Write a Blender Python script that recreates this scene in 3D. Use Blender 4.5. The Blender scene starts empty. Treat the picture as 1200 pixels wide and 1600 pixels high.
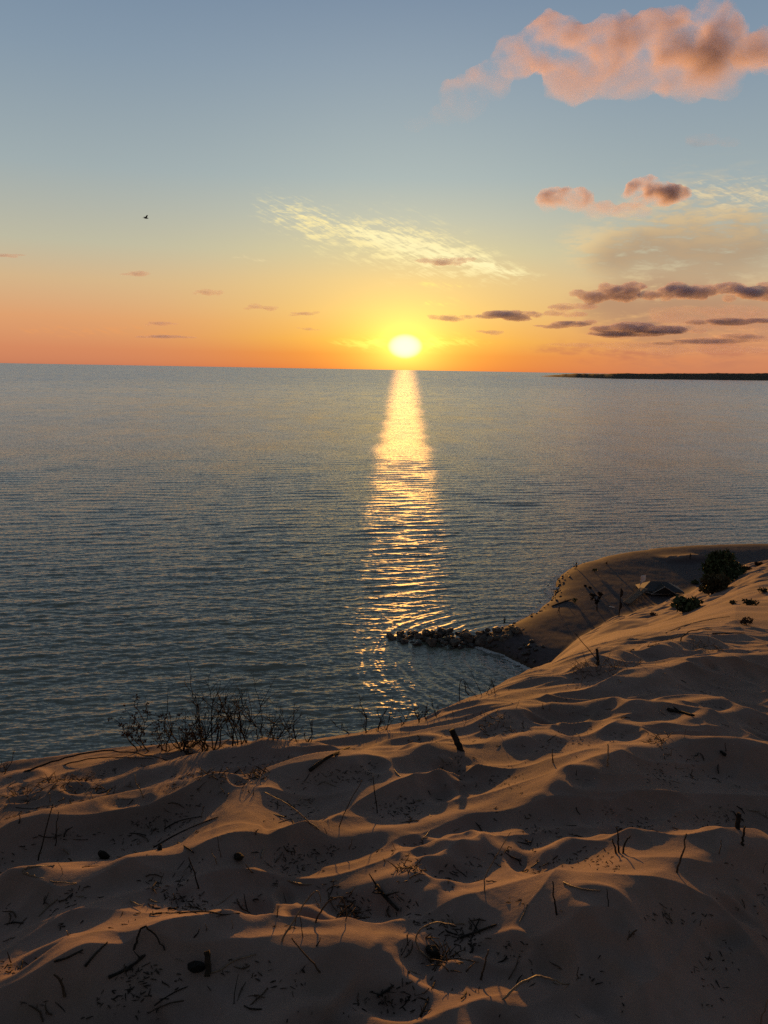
import bpy, bmesh, math, random
import numpy as np
from mathutils import Vector, Matrix
random.seed(7)
rng = np.random.default_rng(11)
S = bpy.context.scene
COL = S.collection
R = math.radians

# ------------------------------------------------------------------ camera
CAM = np.array([0.0, 0.0, 50.0])
FPX, CX, CY = 1256.0, 600.0, 800.0
PITCH, ROLL = R(10.07), R(1.0)
_F = np.array([0, math.cos(PITCH), -math.sin(PITCH)])
_R0 = np.array([1.0, 0, 0]); _U0 = np.cross(_R0, _F)
_R = math.cos(ROLL)*_R0 + math.sin(ROLL)*_U0
_U = math.cos(ROLL)*_U0 - math.sin(ROLL)*_R0
cam_d = bpy.data.cameras.new('camera'); cam = bpy.data.objects.new('camera', cam_d); COL.objects.link(cam)
m = Matrix(((_R[0], _U[0], -_F[0], 0), (_R[1], _U[1], -_F[1], 0), (_R[2], _U[2], -_F[2], CAM[2]), (0, 0, 0, 1)))
cam.matrix_world = m
cam_d.sensor_fit = 'VERTICAL'
cam_d.angle = 2*math.atan(800/FPX)
cam_d.clip_start = 0.05; cam_d.clip_end = 400000
S.camera = cam

def ray(px, py):
    px = np.asarray(px, float); py = np.asarray(py, float)
    d = _F[:, None] + np.outer(_R, (px.ravel()-CX)/FPX) - np.outer(_U, (py.ravel()-CY)/FPX)
    return (d/np.linalg.norm(d, axis=0)).T
def at_z(px, py, z=0.0):
    d = ray(px, py); t = (z-CAM[2])/d[:, 2]
    return CAM+d*t[:, None]
def azel(px, py):
    d = ray(px, py)
    return np.degrees(np.arctan2(d[:, 0], d[:, 1])), np.degrees(np.arcsin(d[:, 2]))

SUN = ray(633, 541)[0]
SUN_AZ, SUN_EL = math.atan2(SUN[0], SUN[1]), math.asin(SUN[2])
EXPO = 1.7
S.view_settings.view_transform = 'Standard'; S.view_settings.look = 'None'
S.view_settings.gamma = 1; S.view_settings.exposure = EXPO
S.display_settings.display_device = 'sRGB'

def lin(r, g, b):
    f = lambda c: (c/12.92 if c <= .04045 else ((c+.055)/1.055)**2.4)
    return (f(r/255), f(g/255), f(b/255))

# ------------------------------------------------------------------ node helpers
class NT:
    def __init__(s, tree): s.t = tree; s.n = tree.nodes; s.l = tree.links
    def new(s, typ, **kw):
        n = s.n.new(typ)
        for k, v in kw.items(): setattr(n, k, v)
        return n
    def put(s, sock, v):
        if isinstance(v, V): v = v.s
        if isinstance(v, bpy.types.NodeSocket): s.l.new(v, sock)
        else: sock.default_value = v
    def math(s, op, a, b=None, c=None, clamp=False):
        n = s.new('ShaderNodeMath', operation=op); n.use_clamp = clamp
        s.put(n.inputs[0], a)
        if b is not None: s.put(n.inputs[1], b)
        if c is not None: s.put(n.inputs[2], c)
        return V(s, n.outputs[0])
    def step(s, v, lo, hi, a=0.0, b=1.0):
        n = s.new('ShaderNodeMapRange', interpolation_type='SMOOTHSTEP')
        for i, x in enumerate((v, lo, hi, a, b)): s.put(n.inputs[i], x)
        return V(s, n.outputs[0])
    def xyz(s, x, y, z):
        n = s.new('ShaderNodeCombineXYZ')
        for i, q in enumerate((x, y, z)): s.put(n.inputs[i], q)
        return n.outputs[0]
    def sep(s, v):
        n = s.new('ShaderNodeSeparateXYZ'); s.put(n.inputs[0], v)
        return [V(s, o) for o in n.outputs]
    def noise(s, vec, scale, detail=3, rough=.5, dist=0.0, lac=2.0, out=0):
        n = s.new('ShaderNodeTexNoise'); n.noise_dimensions = '3D'
        s.put(n.inputs['Vector'], vec); s.put(n.inputs['Scale'], scale)
        n.inputs['Detail'].default_value = detail; n.inputs['Roughness'].default_value = rough
        n.inputs['Distortion'].default_value = dist; n.inputs['Lacunarity'].default_value = lac
        return V(s, n.outputs[out])
    def mix(s, f, a, b, mode='MIX'):
        n = s.new('ShaderNodeMix', data_type='RGBA', blend_type=mode); n.clamp_factor = True
        s.put(n.inputs[0], f)
        for i, q in ((6, a), (7, b)):
            if isinstance(q, tuple) and len(q) == 3: q = (*q, 1)
            s.put(n.inputs[i], q)
        return n.outputs[2]
    def ramp(s, f, stops, interp='LINEAR'):
        n = s.new('ShaderNodeValToRGB'); cr = n.color_ramp; cr.interpolation = interp
        while len(cr.elements) < len(stops): cr.elements.new(.5)
        for e, (p, c) in zip(cr.elements, stops):
            e.position = p; e.color = (*c, 1)
        s.put(n.inputs[0], f)
        return n.outputs[0]
    def vmath(s, op, a, b=None, scale=None):
        n = s.new('ShaderNodeVectorMath', operation=op); s.put(n.inputs[0], a)
        if b is not None: s.put(n.inputs[1], b)
        if scale is not None: s.put(n.inputs['Scale'], scale)
        return n.outputs[1] if op in ('LENGTH', 'DOT_PRODUCT', 'DISTANCE') else n.outputs[0]
class V:
    def __init__(s, nt, sock): s.nt = nt; s.s = sock
    def __add__(s, o): return s.nt.math('ADD', s, o)
    __radd__ = __add__
    def __mul__(s, o): return s.nt.math('MULTIPLY', s, o)
    __rmul__ = __mul__
    def __sub__(s, o): return s.nt.math('SUBTRACT', s, o)
    def __rsub__(s, o): return s.nt.math('SUBTRACT', o, s)
    def __truediv__(s, o): return s.nt.math('DIVIDE', s, o)
    def __rtruediv__(s, o): return s.nt.math('DIVIDE', o, s)
    def __pow__(s, o): return s.nt.math('POWER', s, o)
    def __neg__(s): return s.nt.math('MULTIPLY', s, -1.0)
    def exp(s): return s.nt.math('EXPONENT', s)
    def clamp(s): return s.nt.math('ADD', s, 0.0, clamp=True)
    def abs(s): return s.nt.math('ABSOLUTE', s)
    def sin(s): return s.nt.math('SINE', s)
    def max(s, o): return s.nt.math('MAXIMUM', s, o)

def new_mat(name):
    mt = bpy.data.materials.new(name); mt.use_nodes = True
    mt.node_tree.nodes.clear(); nt = NT(mt.node_tree)
    out = nt.new('ShaderNodeOutputMaterial')
    return mt, nt, out
def principled(nt, out, color, rough=.8, normal=None, **kw):
    b = nt.new('ShaderNodeBsdfPrincipled')
    if isinstance(color, tuple): color = (*color[:3], 1)
    nt.put(b.inputs['Base Color'], color); nt.put(b.inputs['Roughness'], rough)
    if normal is not None: nt.put(b.inputs['Normal'], normal)
    for k, v in kw.items(): nt.put(b.inputs[k.replace('_', ' ')], v)
    nt.l.new(b.outputs[0], out.inputs['Surface'])
    return b
def simple_mat(name, c1, c2, scale=8, rough=.85, bump=.3, bscale=None, stretch=(1, 1, 1), spec=.2):
    mt, nt, out = new_mat(name)
    tc = nt.new('ShaderNodeTexCoord'); v = nt.vmath('MULTIPLY', tc.outputs['Object'], stretch)
    n = nt.noise(v, scale, 4, .6)
    col = nt.mix(nt.step(n, .35, .65), c1, c2)
    b = nt.new('ShaderNodeBump'); b.inputs['Strength'].default_value = bump; b.inputs['Distance'].default_value = .02
    nt.put(b.inputs['Height'], nt.noise(v, bscale or scale*3, 3, .6))
    principled(nt, out, col, rough, b.outputs[0], Specular_IOR_Level=spec)
    return mt

# ------------------------------------------------------------------ object helpers
def mesh_obj(name, verts, faces, mat=None, parent=None, smooth=True):
    me = bpy.data.meshes.new(name)
    me.from_pydata([tuple(map(float, v)) for v in verts], [], [tuple(map(int, f)) for f in faces]); me.update()
    if smooth: me.polygons.foreach_set('use_smooth', [True]*len(me.polygons))
    o = bpy.data.objects.new(name, me)
    if mat: me.materials.append(mat)
    if parent is not None: o.parent = parent
    COL.objects.link(o); return o
def grid_mesh(name, P, nu, nv, close_u, mat, smooth=True):
    """P: (nv*nu,3) array, rows of nu points"""
    me = bpy.data.meshes.new(name)
    idx = np.arange(nu*nv).reshape(nv, nu)
    if close_u:
        a = idx[:-1]; b = np.roll(a, -1, 1); c = np.roll(idx[1:], -1, 1); d = idx[1:]
    else:
        a = idx[:-1, :-1]; b = idx[:-1, 1:]; c = idx[1:, 1:]; d = idx[1:, :-1]
    q = np.stack([a, b, c, d], -1).reshape(-1, 4)
    me.vertices.add(len(P)); me.vertices.foreach_set('co', P.astype(np.float32).ravel())
    me.loops.add(q.size); me.loops.foreach_set('vertex_index', q.astype(np.int32).ravel())
    me.polygons.add(len(q)); me.polygons.foreach_set('loop_start', (np.arange(len(q))*4).astype(np.int32))
    if smooth: me.polygons.foreach_set('use_smooth', np.ones(len(q), bool))
    me.update(calc_edges=True); me.validate()
    me.materials.append(mat)
    o = bpy.data.objects.new(name, me); COL.objects.link(o); return o
def tag(o, label=None, cat=None, group=None, kind=None):
    if label: o['label'] = label
    if cat: o['category'] = cat
    if group: o['group'] = group
    if kind: o['kind'] = kind
    return o
def empty(name, loc=(0, 0, 0), rz=0):
    o = bpy.data.objects.new(name, None); o.empty_display_size = .1
    o.location = loc; o.rotation_euler = (0, 0, rz); COL.objects.link(o); return o
def dup(root, loc, rot=None, scale=None):
    r = root.copy(); COL.objects.link(r); r.location = loc
    if rot is not None: r.rotation_euler = rot
    if scale is not None: r.scale = scale if hasattr(scale, '__len__') else (scale,)*3
    for ch in list(root.children):
        c = ch.copy(); COL.objects.link(c); c.parent = r
        for g in ch.children:
            d = g.copy(); COL.objects.link(d); d.parent = c
    return r

class MB:
    """collects tubes, boxes and blobs into one mesh"""
    def __init__(s): s.v = []; s.f = []
    def tube(s, pts, rad, n=5, cap=True):
        pts = [Vector(p) for p in pts]; k = len(pts)
        if not hasattr(rad, '__len__'): rad = [rad]*k
        base = len(s.v); ref = None
        for i, p in enumerate(pts):
            t = (pts[min(i+1, k-1)]-pts[max(i-1, 0)]).normalized()
            if ref is None:
                ref = t.orthogonal().normalized()
            else:
                ref = (ref-t*ref.dot(t)); ref = ref.normalized() if ref.length > 1e-6 else t.orthogonal().normalized()
            bn = t.cross(ref)
            for j in range(n):
                a = 2*math.pi*j/n
                s.v.append(p+(ref*math.cos(a)+bn*math.sin(a))*rad[i])
        for i in range(k-1):
            for j in range(n):
                a = base+i*n+j; b = base+i*n+(j+1) % n
                s.f.append((a, b, b+n, a+n))
        if cap:
            s.f.append(tuple(base+j for j in range(n))[::-1]); s.f.append(tuple(base+(k-1)*n+j for j in range(n)))
        return s
    def box(s, c, d, rot=None):
        c = Vector(c); b = len(s.v)
        for z in (-1, 1):
            for x, y in ((-1, -1), (1, -1), (1, 1), (-1, 1)):
                p = Vector((x*d[0]/2, y*d[1]/2, z*d[2]/2))
                if rot is not None: p = rot @ p
                s.v.append(c+p)
        for q in ((3, 2, 1, 0), (4, 5, 6, 7), (0, 1, 5, 4), (1, 2, 6, 5), (2, 3, 7, 6), (3, 0, 4, 7)):
            s.f.append(tuple(b+i for i in q))
        return s
    def poly(s, pts):
        b = len(s.v); s.v += [Vector(p) for p in pts]; s.f.append(tuple(range(b, b+len(pts)))); return s
    def build(s, name, mat, parent=None, smooth=True): return mesh_obj(name, s.v, s.f, mat, parent, smooth)

# ------------------------------------------------------------------ numpy noise
_perm = rng.permutation(512).astype(np.int64); _perm = np.concatenate([_perm, _perm, _perm])
_ang = rng.random(512)*2*np.pi; _gx, _gy = np.cos(_ang), np.sin(_ang)
def perlin(x, y):
    xi = np.floor(x).astype(np.int64); yi = np.floor(y).astype(np.int64)
    fx = x-xi; fy = y-yi; xi &= 511; yi &= 511
    u = fx*fx*fx*(fx*(fx*6-15)+10); v = fy*fy*fy*(fy*(fy*6-15)+10)
    def g(ix, iy, dx, dy):
        h = _perm[_perm[ix & 511]+(iy & 511)] & 511
        return _gx[h]*dx+_gy[h]*dy
    n00 = g(xi, yi, fx, fy); n10 = g(xi+1, yi, fx-1, fy)
    n01 = g(xi, yi+1, fx, fy-1); n11 = g(xi+1, yi+1, fx-1, fy-1)
    return (n00*(1-u)+n10*u)*(1-v)+(n01*(1-u)+n11*u)*v
def fbm(x, y, o=4, rough=.5):
    s = 0; a = 1.0
    for i in range(o):
        s = s+a*perlin(x*2**i+i*17.3, y*2**i+i*9.1); a *= rough
    return s
def sstep(a, b, x):
    t = np.clip((x-a)/(b-a), 0, 1); return t*t*(3-2*t)

# ------------------------------------------------------------------ terrain design
# shoreline (pixels of the water's edge on the sea plane), land lies to the right
SH_PX = [(930, 1250), (872, 1105), (846, 1066), (834, 1050), (812, 1040), (786, 1024), (752, 1013), (756, 996), (770, 988), (800, 977), (838, 958),
         (858, 940), (866, 918), (874, 900), (896, 887), (930, 877), (970, 868), (1020, 861), (1080, 857), (1140, 855), (1200, 854), (1320, 853)]
SH = at_z([p[0] for p in SH_PX], [p[1] for p in SH_PX])[:, :2]
SH = np.vstack([[[-400, 50], [-150, 78], [-40, 82], [-5, 84], [8, 88], [16, 92]], SH[2:], [[400, 215], [1200, 260]]])
def seg_dist(x, y, pl):
    """distance to polyline, signed (+ on its right), fraction along, unsigned end overshoot"""
    best = np.full(x.shape, 1e18); sg = np.ones(x.shape); tt = np.zeros(x.shape)
    L = np.r_[0, np.cumsum(np.linalg.norm(np.diff(pl, axis=0), axis=1))]
    for i in range(len(pl)-1):
        a, b = pl[i], pl[i+1]; d = b-a; l2 = d@d
        rx = x-a[0]; ry = y-a[1]
        t = np.clip((rx*d[0]+ry*d[1])/l2, 0, 1)
        dx = rx-t*d[0]; dy = ry-t*d[1]; D = dx*dx+dy*dy
        c = d[0]*ry-d[1]*rx
        k = D < best
        best = np.where(k, D, best); sg = np.where(k, np.where(c < 0, 1, -1), sg)
        tt = np.where(k, (L[i]+t*(L[i+1]-L[i]))/L[-1], tt)
    return np.sqrt(best), sg, tt
def beach_z(x, y):
    d, sg, _ = seg_dist(x, y, SH)
    d = d*sg + .8*fbm(x/9, y/9, 2)
    z = np.where(d > 0, 2.4*(1-np.exp(-d*.38))-.030*np.clip(d-3, 0, 40), np.maximum(d*.30, -4))
    # low berm of sand far along the beach and some soft undulation
    z = z+np.clip(d, 0, 8)/8*(.10*fbm(x/14+3, y/14, 3))
    bp = at_z([1036, 1075, 1112], [879, 876, 873], 2.0)[:, :2]
    e, s2, t2 = seg_dist(x, y, bp)
    u = e*(-s2)
    z = z+1.0*np.where(u > 0, np.exp(-(u/4.5)**2), np.exp(-(u/1.2)**2))*sstep(0, .25, t2)*(1-sstep(.85, 1, t2))
    return z
# dune: profile per azimuth (degrees): near plane slope, rim distance, foot of the face
AZ = np.array([-180, -120, -90, -60, -40, -26, -13, -5, 0, 3.5, 8, 11, 12.5, 14.5, 17, 19, 21.5, 24.5, 30, 40, 60, 90, 180.])
RIM_PX = {-26: (0, 1198), -13: (310, 1164), -5: (490, 1156), 0: (600, 1142), 3.5: (680, 1124), 8: (780, 1080), 11: (850, 1056), 12.5: (884, 1048), 14.5: (930, 1034), 17: (990, 1017), 19: (1035, 1010), 21.5: (1095, 1001), 24.5: (1170, 990)}
KN = 0.17
def _rim(a):
    p = RIM_PX[a]; d = ray(*p)[0]; h = math.hypot(d[0], d[1]); return 1.6/(-d[2]/h-KN)
rim = {a: _rim(a) for a in RIM_PX}
RR = np.array([rim.get(a, None) or {-180: 60, -120: 40, -90: 9, -60: 5.5, -40: 4.6, 30: 10, 40: 14, 60: 30, 90: 60, 180: 60}[a] for a in AZ])
FOOT_PX = {11: (850, 1062), 12.5: (884, 1050), 14.5: (930, 1004), 17: (990, 972), 19: (1040, 957), 21.5: (1100, 930), 24.5: (1172, 892)}
def _foot(a):
    p = at_z(*FOOT_PX[a], 2.3)[0]; return math.hypot(p[0], p[1])
foot = {a: _foot(a) for a in FOOT_PX}
RF = np.array([foot.get(a, None) or {-180: 900, -120: 500, -90: 260, -60: 120, -40: 92, -26: 86, -13: 86, -5: 87, 0: 88, 3.5: 90, 8: 92, 30: 250, 40: 300, 60: 420, 90: 600, 180: 900}[a] for a in AZ])
KNA = np.interp(AZ, [-180, -100, -60, 60, 100, 180], [-.02, .02, KN, KN, .02, -.02])
def smax(a, b, k):
    h = np.clip(.5+.5*(a-b)/k, 0, 1); return b*(1-h)+a*h+k*h*(1-h)
def base_z(x, y, far=True):
    r = np.hypot(x, y)+1e-6; az = np.degrees(np.arctan2(x, y))
    kn = np.interp(az, AZ, KNA); rr = np.interp(az, AZ, RR); rf = np.interp(az, AZ, RF)
    zn = 48.4-kn*r
    zr = 48.4-kn*rr
    t = (r-rr)/(rf-rr); tc = np.clip(t, 0, 1.6)
    zf = zr+(2.3-zr)*tc+np.where(tc < 1, -3.0*4*tc*(1-tc)*np.exp(-((az-22)/6)**2)*.3, 0)
    w = .35
    slope = (zr-2.3)/(rf-rr)
    # rounded rim: blend between the near plane and the face
    z = np.where(r < rr, zn, zf)
    z = -smax(-zn, -np.where(r > rr-1.2, zr-slope*(r-rr), 1e3), .25) if False else np.where(r < rr+3, -smax(-zn, -(zr-slope*(r-rr)), .30), z)
    if far:
        k = sstep(20, 60, r)
        if np.any(k > 0):
            b = np.where(r > 20, beach_z(x, y), -5.0)
            z = np.where(r > 20, smax(z, b, 1.6*k+.01), z)
    return z

# ridges: crest polyline in pixels, height of the shaded face in pixels
RIDGES = [
 ([(215, 1219), (253, 1204), (320, 1184), (383, 1174), (417, 1169), (460, 1168), (517, 1172), (550, 1174)], 52, 1.0),
 ([(-60, 1310), (0, 1300), (67, 1287), (127, 1262), (200, 1248), (253, 1238), (333, 1234), (395, 1230)], 72, 1.0),
 ([(40, 1243), (67, 1237), (133, 1230), (200, 1220), (245, 1206)], 26, 1.0),
 ([(-80, 1240), (-20, 1226), (40, 1215), (90, 1206)], 26, 1.0),
 ([(-80, 1395), (0, 1385), (60, 1376), (110, 1373), (160, 1376), (210, 1368), (250, 1357), (310, 1344), (350, 1349), (400, 1352), (450, 1345)], 92, 1.0),
 ([(362, 1312), (385, 1265), (433, 1229), (483, 1213), (533, 1203), (587, 1200), (613, 1193), (633, 1184), (683, 1174), (710, 1172), (745, 1178), (795, 1190)], 82, 1.0),
 ([(560, 1176), (600, 1163), (633, 1156), (673, 1153), (705, 1160)], 22, 1.0),
 ([(395, 1362), (450, 1325), (500, 1325), (567, 1311), (617, 1300), (683, 1287), (733, 1272), (800, 1262)], 50, .9),
 ([(618, 1415), (640, 1388), (667, 1366), (700, 1347), (733, 1333), (783, 1323), (825, 1325)], 86, 1.0),
 ([(770, 1262), (800, 1251), (850, 1238), (917, 1221), (950, 1204), (977, 1188), (1027, 1179), (1073, 1174), (1133, 1173), (1210, 1172), (1290, 1168)], 98, 1.0),
 ([(790, 1273), (850, 1291), (890, 1308), (930, 1326)], 16, .6),
 ([(850, 1298), (900, 1298), (955, 1306)], 12, .6),
 ([(790, 1384), (833, 1352), (880, 1338), (920, 1329), (965, 1326), (1015, 1340)], 26, .9),
 ([(800, 1480), (840, 1455), (880, 1443), (933, 1433), (987, 1416), (1012, 1398), (1053, 1371), (1100, 1353), (1140, 1341), (1210, 1334), (1300, 1320)], 165, 1.0),
 ([(1075, 1330), (1133, 1311), (1215, 1302), (1280, 1300)], 20, .8),
 ([(95, 1600), (112, 1550), (135, 1510), (187, 1474), (233, 1476), (300, 1473), (350, 1486), (400, 1490), (440, 1496), (483, 1493), (533, 1493), (590, 1502), (625, 1540)], 130, 1.0),
 ([(745, 1145), (790, 1126), (850, 1110), (910, 1103), (960, 1103), (990, 1108), (1015, 1117)], 42, 1.0),
 ([(800, 1172), (830, 1162), (855, 1160), (882, 1166)], 26, .9),
 ([(970, 1082), (990, 1070), (1020, 1057), (1053, 1048), (1093, 1039), (1125, 1034), (1160, 1029), (1210, 1022), (1280, 1012)], 46, 1.0),
 ([(1100, 1038), (1130, 1046), (1165, 1055), (1205, 1068)], 14, .6),
 ([(925, 1158), (950, 1144), (980, 1131), (1013, 1120), (1045, 1108), (1080, 1101), (1133, 1101), (1170, 1113)], 34, 1.0),
 ([(945, 1162), (1000, 1150), (1053, 1142), (1088, 1132), (1115, 1122), (1160, 1120), (1240, 1119)], 34, .9),
 ([(1020, 1020), (1040, 1009), (1060, 1001), (1085, 996), (1115, 995), (1160, 996)], 36, 1.0),
 ([(900, 1048), (930, 1036), (960, 1026), (990, 1021), (1012, 1020)], 40, .8),
 ([(590, 1470), (640, 1452), (700, 1420), (740, 1405), (790, 1402)], 24, .6),
 ([(660, 1545), (720, 1520), (770, 1512), (830, 1500)], 40, .6),
]
KA = 0.55
RIDGE_DATA = []
def _one(P, A, Ls, Lc, x, y):
    out = np.zeros(x.shape); lo = P.min(0)-3.2*Ls; hi = P.max(0)+3.2*Ls
    k = (x > lo[0]) & (x < hi[0]) & (y > lo[1]) & (y < hi[1])
    if k.any():
        d, sg, t = seg_dist(x[k], y[k], P); d = d*-sg
        taper = sstep(0, .2, t)*(1-sstep(.8, 1, t))
        f = np.where(d > 0, np.exp(-(d/Ls)**2), np.exp(-(np.abs(d)/(1.45*Lc))**1.3))
        out[k] = np.maximum(A*f*taper*(1+.2*perlin(t*7, P[0, 0]*7+t*0)), 0)
    return out
def _prep():
    """near crests first: each later crest stands on the ground the nearer ones leave"""
    for pts, w, q in sorted(RIDGES, key=lambda R_: -np.mean([p[1] for p in R_[0]])):
        px = np.array([p[0] for p in pts], float); py = np.array([p[1] for p in pts], float)
        d = ray(px, py); h = np.hypot(d[:, 0], d[:, 1]); A = .1; up = 0.0
        for _ in range(6):
            r = np.clip((1.6-A*.85-up)/(-d[:, 2]/h-KN), .5, 12)
            A = KA*w*np.median(r)/FPX*q
            X, Y = d[:, 0]/h*r, d[:, 1]/h*r
            nu = sum((_one(*D, X, Y) for D in RIDGE_DATA), np.zeros(X.shape)); up = .5*up+.5*nu
        P = np.stack([X, Y], 1)
        for _ in range(2):
            Q_ = [P[0]]
            for i in range(len(P)-1): Q_ += [P[i]*.75+P[i+1]*.25, P[i]*.25+P[i+1]*.75]
            P = np.array(Q_+[P[-1]])
        RIDGE_DATA.append((P, A, 1.9*A, 1.0*A))
_prep()
def ridge_raw(x, y):
    wx = x+.035*fbm(x*1.7+5, y*1.7, 2, .35); wy = y+.03*fbm(x*1.7, y*1.7+40, 2, .35)
    return sum((_one(*D, wx, wy) for D in RIDGE_DATA), np.zeros(x.shape))
GA = np.linspace(-48, 48, 1300); GR = np.linspace(math.log(.9), math.log(17), 900)
def _ridge_grid():
    a = np.radians(GA)[None, :]; r = np.exp(GR)[:, None]
    H = ridge_raw((np.sin(a)*r).ravel(), (np.cos(a)*r).ravel()).reshape(len(GR), len(GA))
    def box(M, n, ax):
        k = np.ones(2*n+1)/(2*n+1)
        return np.apply_along_axis(lambda v: np.convolve(np.pad(v, n, mode='edge'), k, 'valid'), ax, M)
    for _ in range(2): H = box(box(H, 2, 0), 2, 1)
    return H+pits((np.sin(a)*r).ravel(), (np.cos(a)*r).ravel()).reshape(H.shape)
GH = None
def ridge_z(x, y):
    global GH
    if GH is None: GH = _ridge_grid()
    a = np.degrees(np.arctan2(x, y)); r = np.log(np.hypot(x, y)+1e-9)
    u = (a-GA[0])/(GA[1]-GA[0]); v = (r-GR[0])/(GR[1]-GR[0])
    ok = (u > 0) & (u < len(GA)-1.01) & (v > 0) & (v < len(GR)-1.01)
    u = np.clip(u, 0, len(GA)-1.01); v = np.clip(v, 0, len(GR)-1.01)
    i = u.astype(int); j = v.astype(int); fu = u-i; fv = v-j
    h = (GH[j, i]*(1-fu)+GH[j, i+1]*fu)*(1-fv)+(GH[j+1, i]*(1-fu)+GH[j+1, i+1]*fu)*fv
    return np.where(ok, h, 0)
_pr = np.random.default_rng(21)
PITS = []
for _ in range(100):
    a_ = math.radians(_pr.uniform(-32, 32)); r_ = 1.6*(11/1.6)**_pr.random()
    R_ = _pr.uniform(.06, .15)*(.8+.06*r_); PITS.append((math.sin(a_)*r_, math.cos(a_)*r_, R_, R_*_pr.uniform(.15, .32), _pr.uniform(0, 3.14), _pr.uniform(.55, .9)))
def pits(x, y):
    """old footprints and wind-softened hollows with slightly raised rims"""
    out = np.zeros(x.shape)
    for (cx, cy, R_, D, th, el) in PITS:
        k = (np.abs(x-cx) < 2.2*R_) & (np.abs(y-cy) < 2.2*R_)
        if not k.any(): continue
        dx, dy = x[k]-cx, y[k]-cy; p = dx*math.cos(th)+dy*math.sin(th); q = (-dx*math.sin(th)+dy*math.cos(th))/el
        d2 = (p*p+q*q)/(R_*R_)
        out[k] += -D*np.exp(-d2*1.6)+.42*D*np.exp(-((np.sqrt(d2)-1.15)/.38)**2)
    return out
def terrain_z(x, y):
    r = np.hypot(x, y)
    z = base_z(x, y)
    nr = 1-sstep(11, 16, r)
    near = r < 16
    dz = np.zeros(x.shape)
    if near.any():
        xn, yn = x[near], y[near]
        dz[near] = ridge_z(xn, yn)*nr[near]
        a = .5; u = xn*math.cos(a)+yn*math.sin(a); v = -xn*math.sin(a)+yn*math.cos(a)
        rg = 1-np.abs(perlin(u*.62+.4*perlin(u*1.3, v*1.3), v*1.75+3.3))*2.2
        rh = 1-np.abs(perlin(u*1.25+7, v*3.4+1.3+.5*perlin(u*2, v*2)))*2.2
        dz[near] += nr[near]*(.062*np.clip(rg, 0, 1)**1.9+.018*np.clip(rh, 0, 1)**1.8)
        dz[near] += nr[near]*(.022*fbm(u*.8, v*1.5, 2)+.006*fbm(u*3.0+8, v*5.0, 2)+.0012*fbm(xn*19, yn*19, 2))
    fr = sstep(10, 18, r)*(1-sstep(.0, 1, np.clip((3.2-z)/1.0, 0, 1)))
    a = .75; u = x*math.cos(a)+y*math.sin(a); v = -x*math.sin(a)+y*math.cos(a)
    sc = np.clip(r/60, .2, 1.2)
    dz += fr*(1.5*sc*fbm(u/26, v/9, 3)+.60*sc*fbm(u/8+3, v/3.0+7, 3)+.05*sc*fbm(u/2.0, v/.9+7, 2))
    low = 1-sstep(2.6, 4, z)
    dz += low*sstep(0.1, .8, z)*.025*fbm(x/1.6, y/1.6, 3)
    return z+dz

# ------------------------------------------------------------------ ground lookup along a pixel's ray
_TS = np.concatenate([np.geomspace(1.2, 30, 700), np.geomspace(30.2, 420, 900)])
_TC = np.concatenate([np.geomspace(1.2, 30, 130), np.geomspace(30.4, 420, 150)])
def ground_at(px, py):
    out = []
    for q in ray(px, py):
        h = math.hypot(q[0], q[1]); dx, dy, dz = q[0]/h, q[1]/h, q[2]/h
        T = _TC; hit = None
        for _ in range(2):
            k = np.nonzero(terrain_z(dx*T, dy*T) > CAM[2]+dz*T)[0]
            if len(k) == 0: break
            hit = T[k[0]]; T = np.linspace(T[max(k[0]-1, 0)], hit, 14)
        if hit is None: out.append((np.nan,)*3); continue
        x, y = dx*hit, dy*hit; out.append((x, y, float(terrain_z(np.array([x]), np.array([y]))[0])))
    return np.array(out)
def ground_near(px, py):
    for k in range(40):
        g = ground_at(px, py+2*k)[0]
        if np.isfinite(g[0]) and math.hypot(g[0], g[1]) < 13: return g
    return g
def zt(x, y): return float(terrain_z(np.array([x], float), np.array([y], float))[0])
#@@MATERIALS
def sand_material():
    mt, nt, out = new_mat('sand')
    g = nt.new('ShaderNodeNewGeometry').outputs['Position']
    big = nt.noise(g, .9, 4, .55); mid = nt.noise(g, 9, 4, .6); grain = nt.noise(g, 900, 2, .7)
    x, y, z = nt.sep(g)
    c = nt.mix(nt.step(big, .35, .65), (.178, .121, .102), (.228, .157, .134))
    c = nt.mix(nt.step(mid, .4, .75)*.35, c, (.125, .092, .068))
    c = nt.mix(nt.step(grain, .55, .75)*.45, c, (.09, .066, .048))
    c = nt.mix(nt.step(grain, .42, .30)*.35, c, (.34, .26, .19))
    c = nt.mix(nt.step(z, 4.0, 2.2), c, nt.mix(1.0, c, (.37, .44, .55), 'MULTIPLY'))   # flat beach: shade painted into the sand colour, darker and bluer low down
    # wet sand beside the water
    wet = nt.step(z+(nt.noise(g, .4, 3)-.5)*.5, .75, .25)
    c = nt.mix(wet, c, (.065, .05, .038))
    # wrack and pebbles near the water line
    peb = nt.step(nt.noise(g, 1.3, 5, .75), .50, .60)*nt.step(z, 1.9, 1.3)
    c = nt.mix(peb*.8, c, (.04, .034, .03))
    b = nt.new('ShaderNodeBump'); b.inputs['Strength'].default_value = .5; b.inputs['Distance'].default_value = .01
    nt.put(b.inputs['Height'], nt.noise(g, 60, 5, .7)*.5+nt.noise(g, 420, 2, .6)*.22)
    principled(nt, out, c, .95, b.outputs[0], Specular_IOR_Level=.1)
    return mt
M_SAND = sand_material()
Q = 1.0
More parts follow.
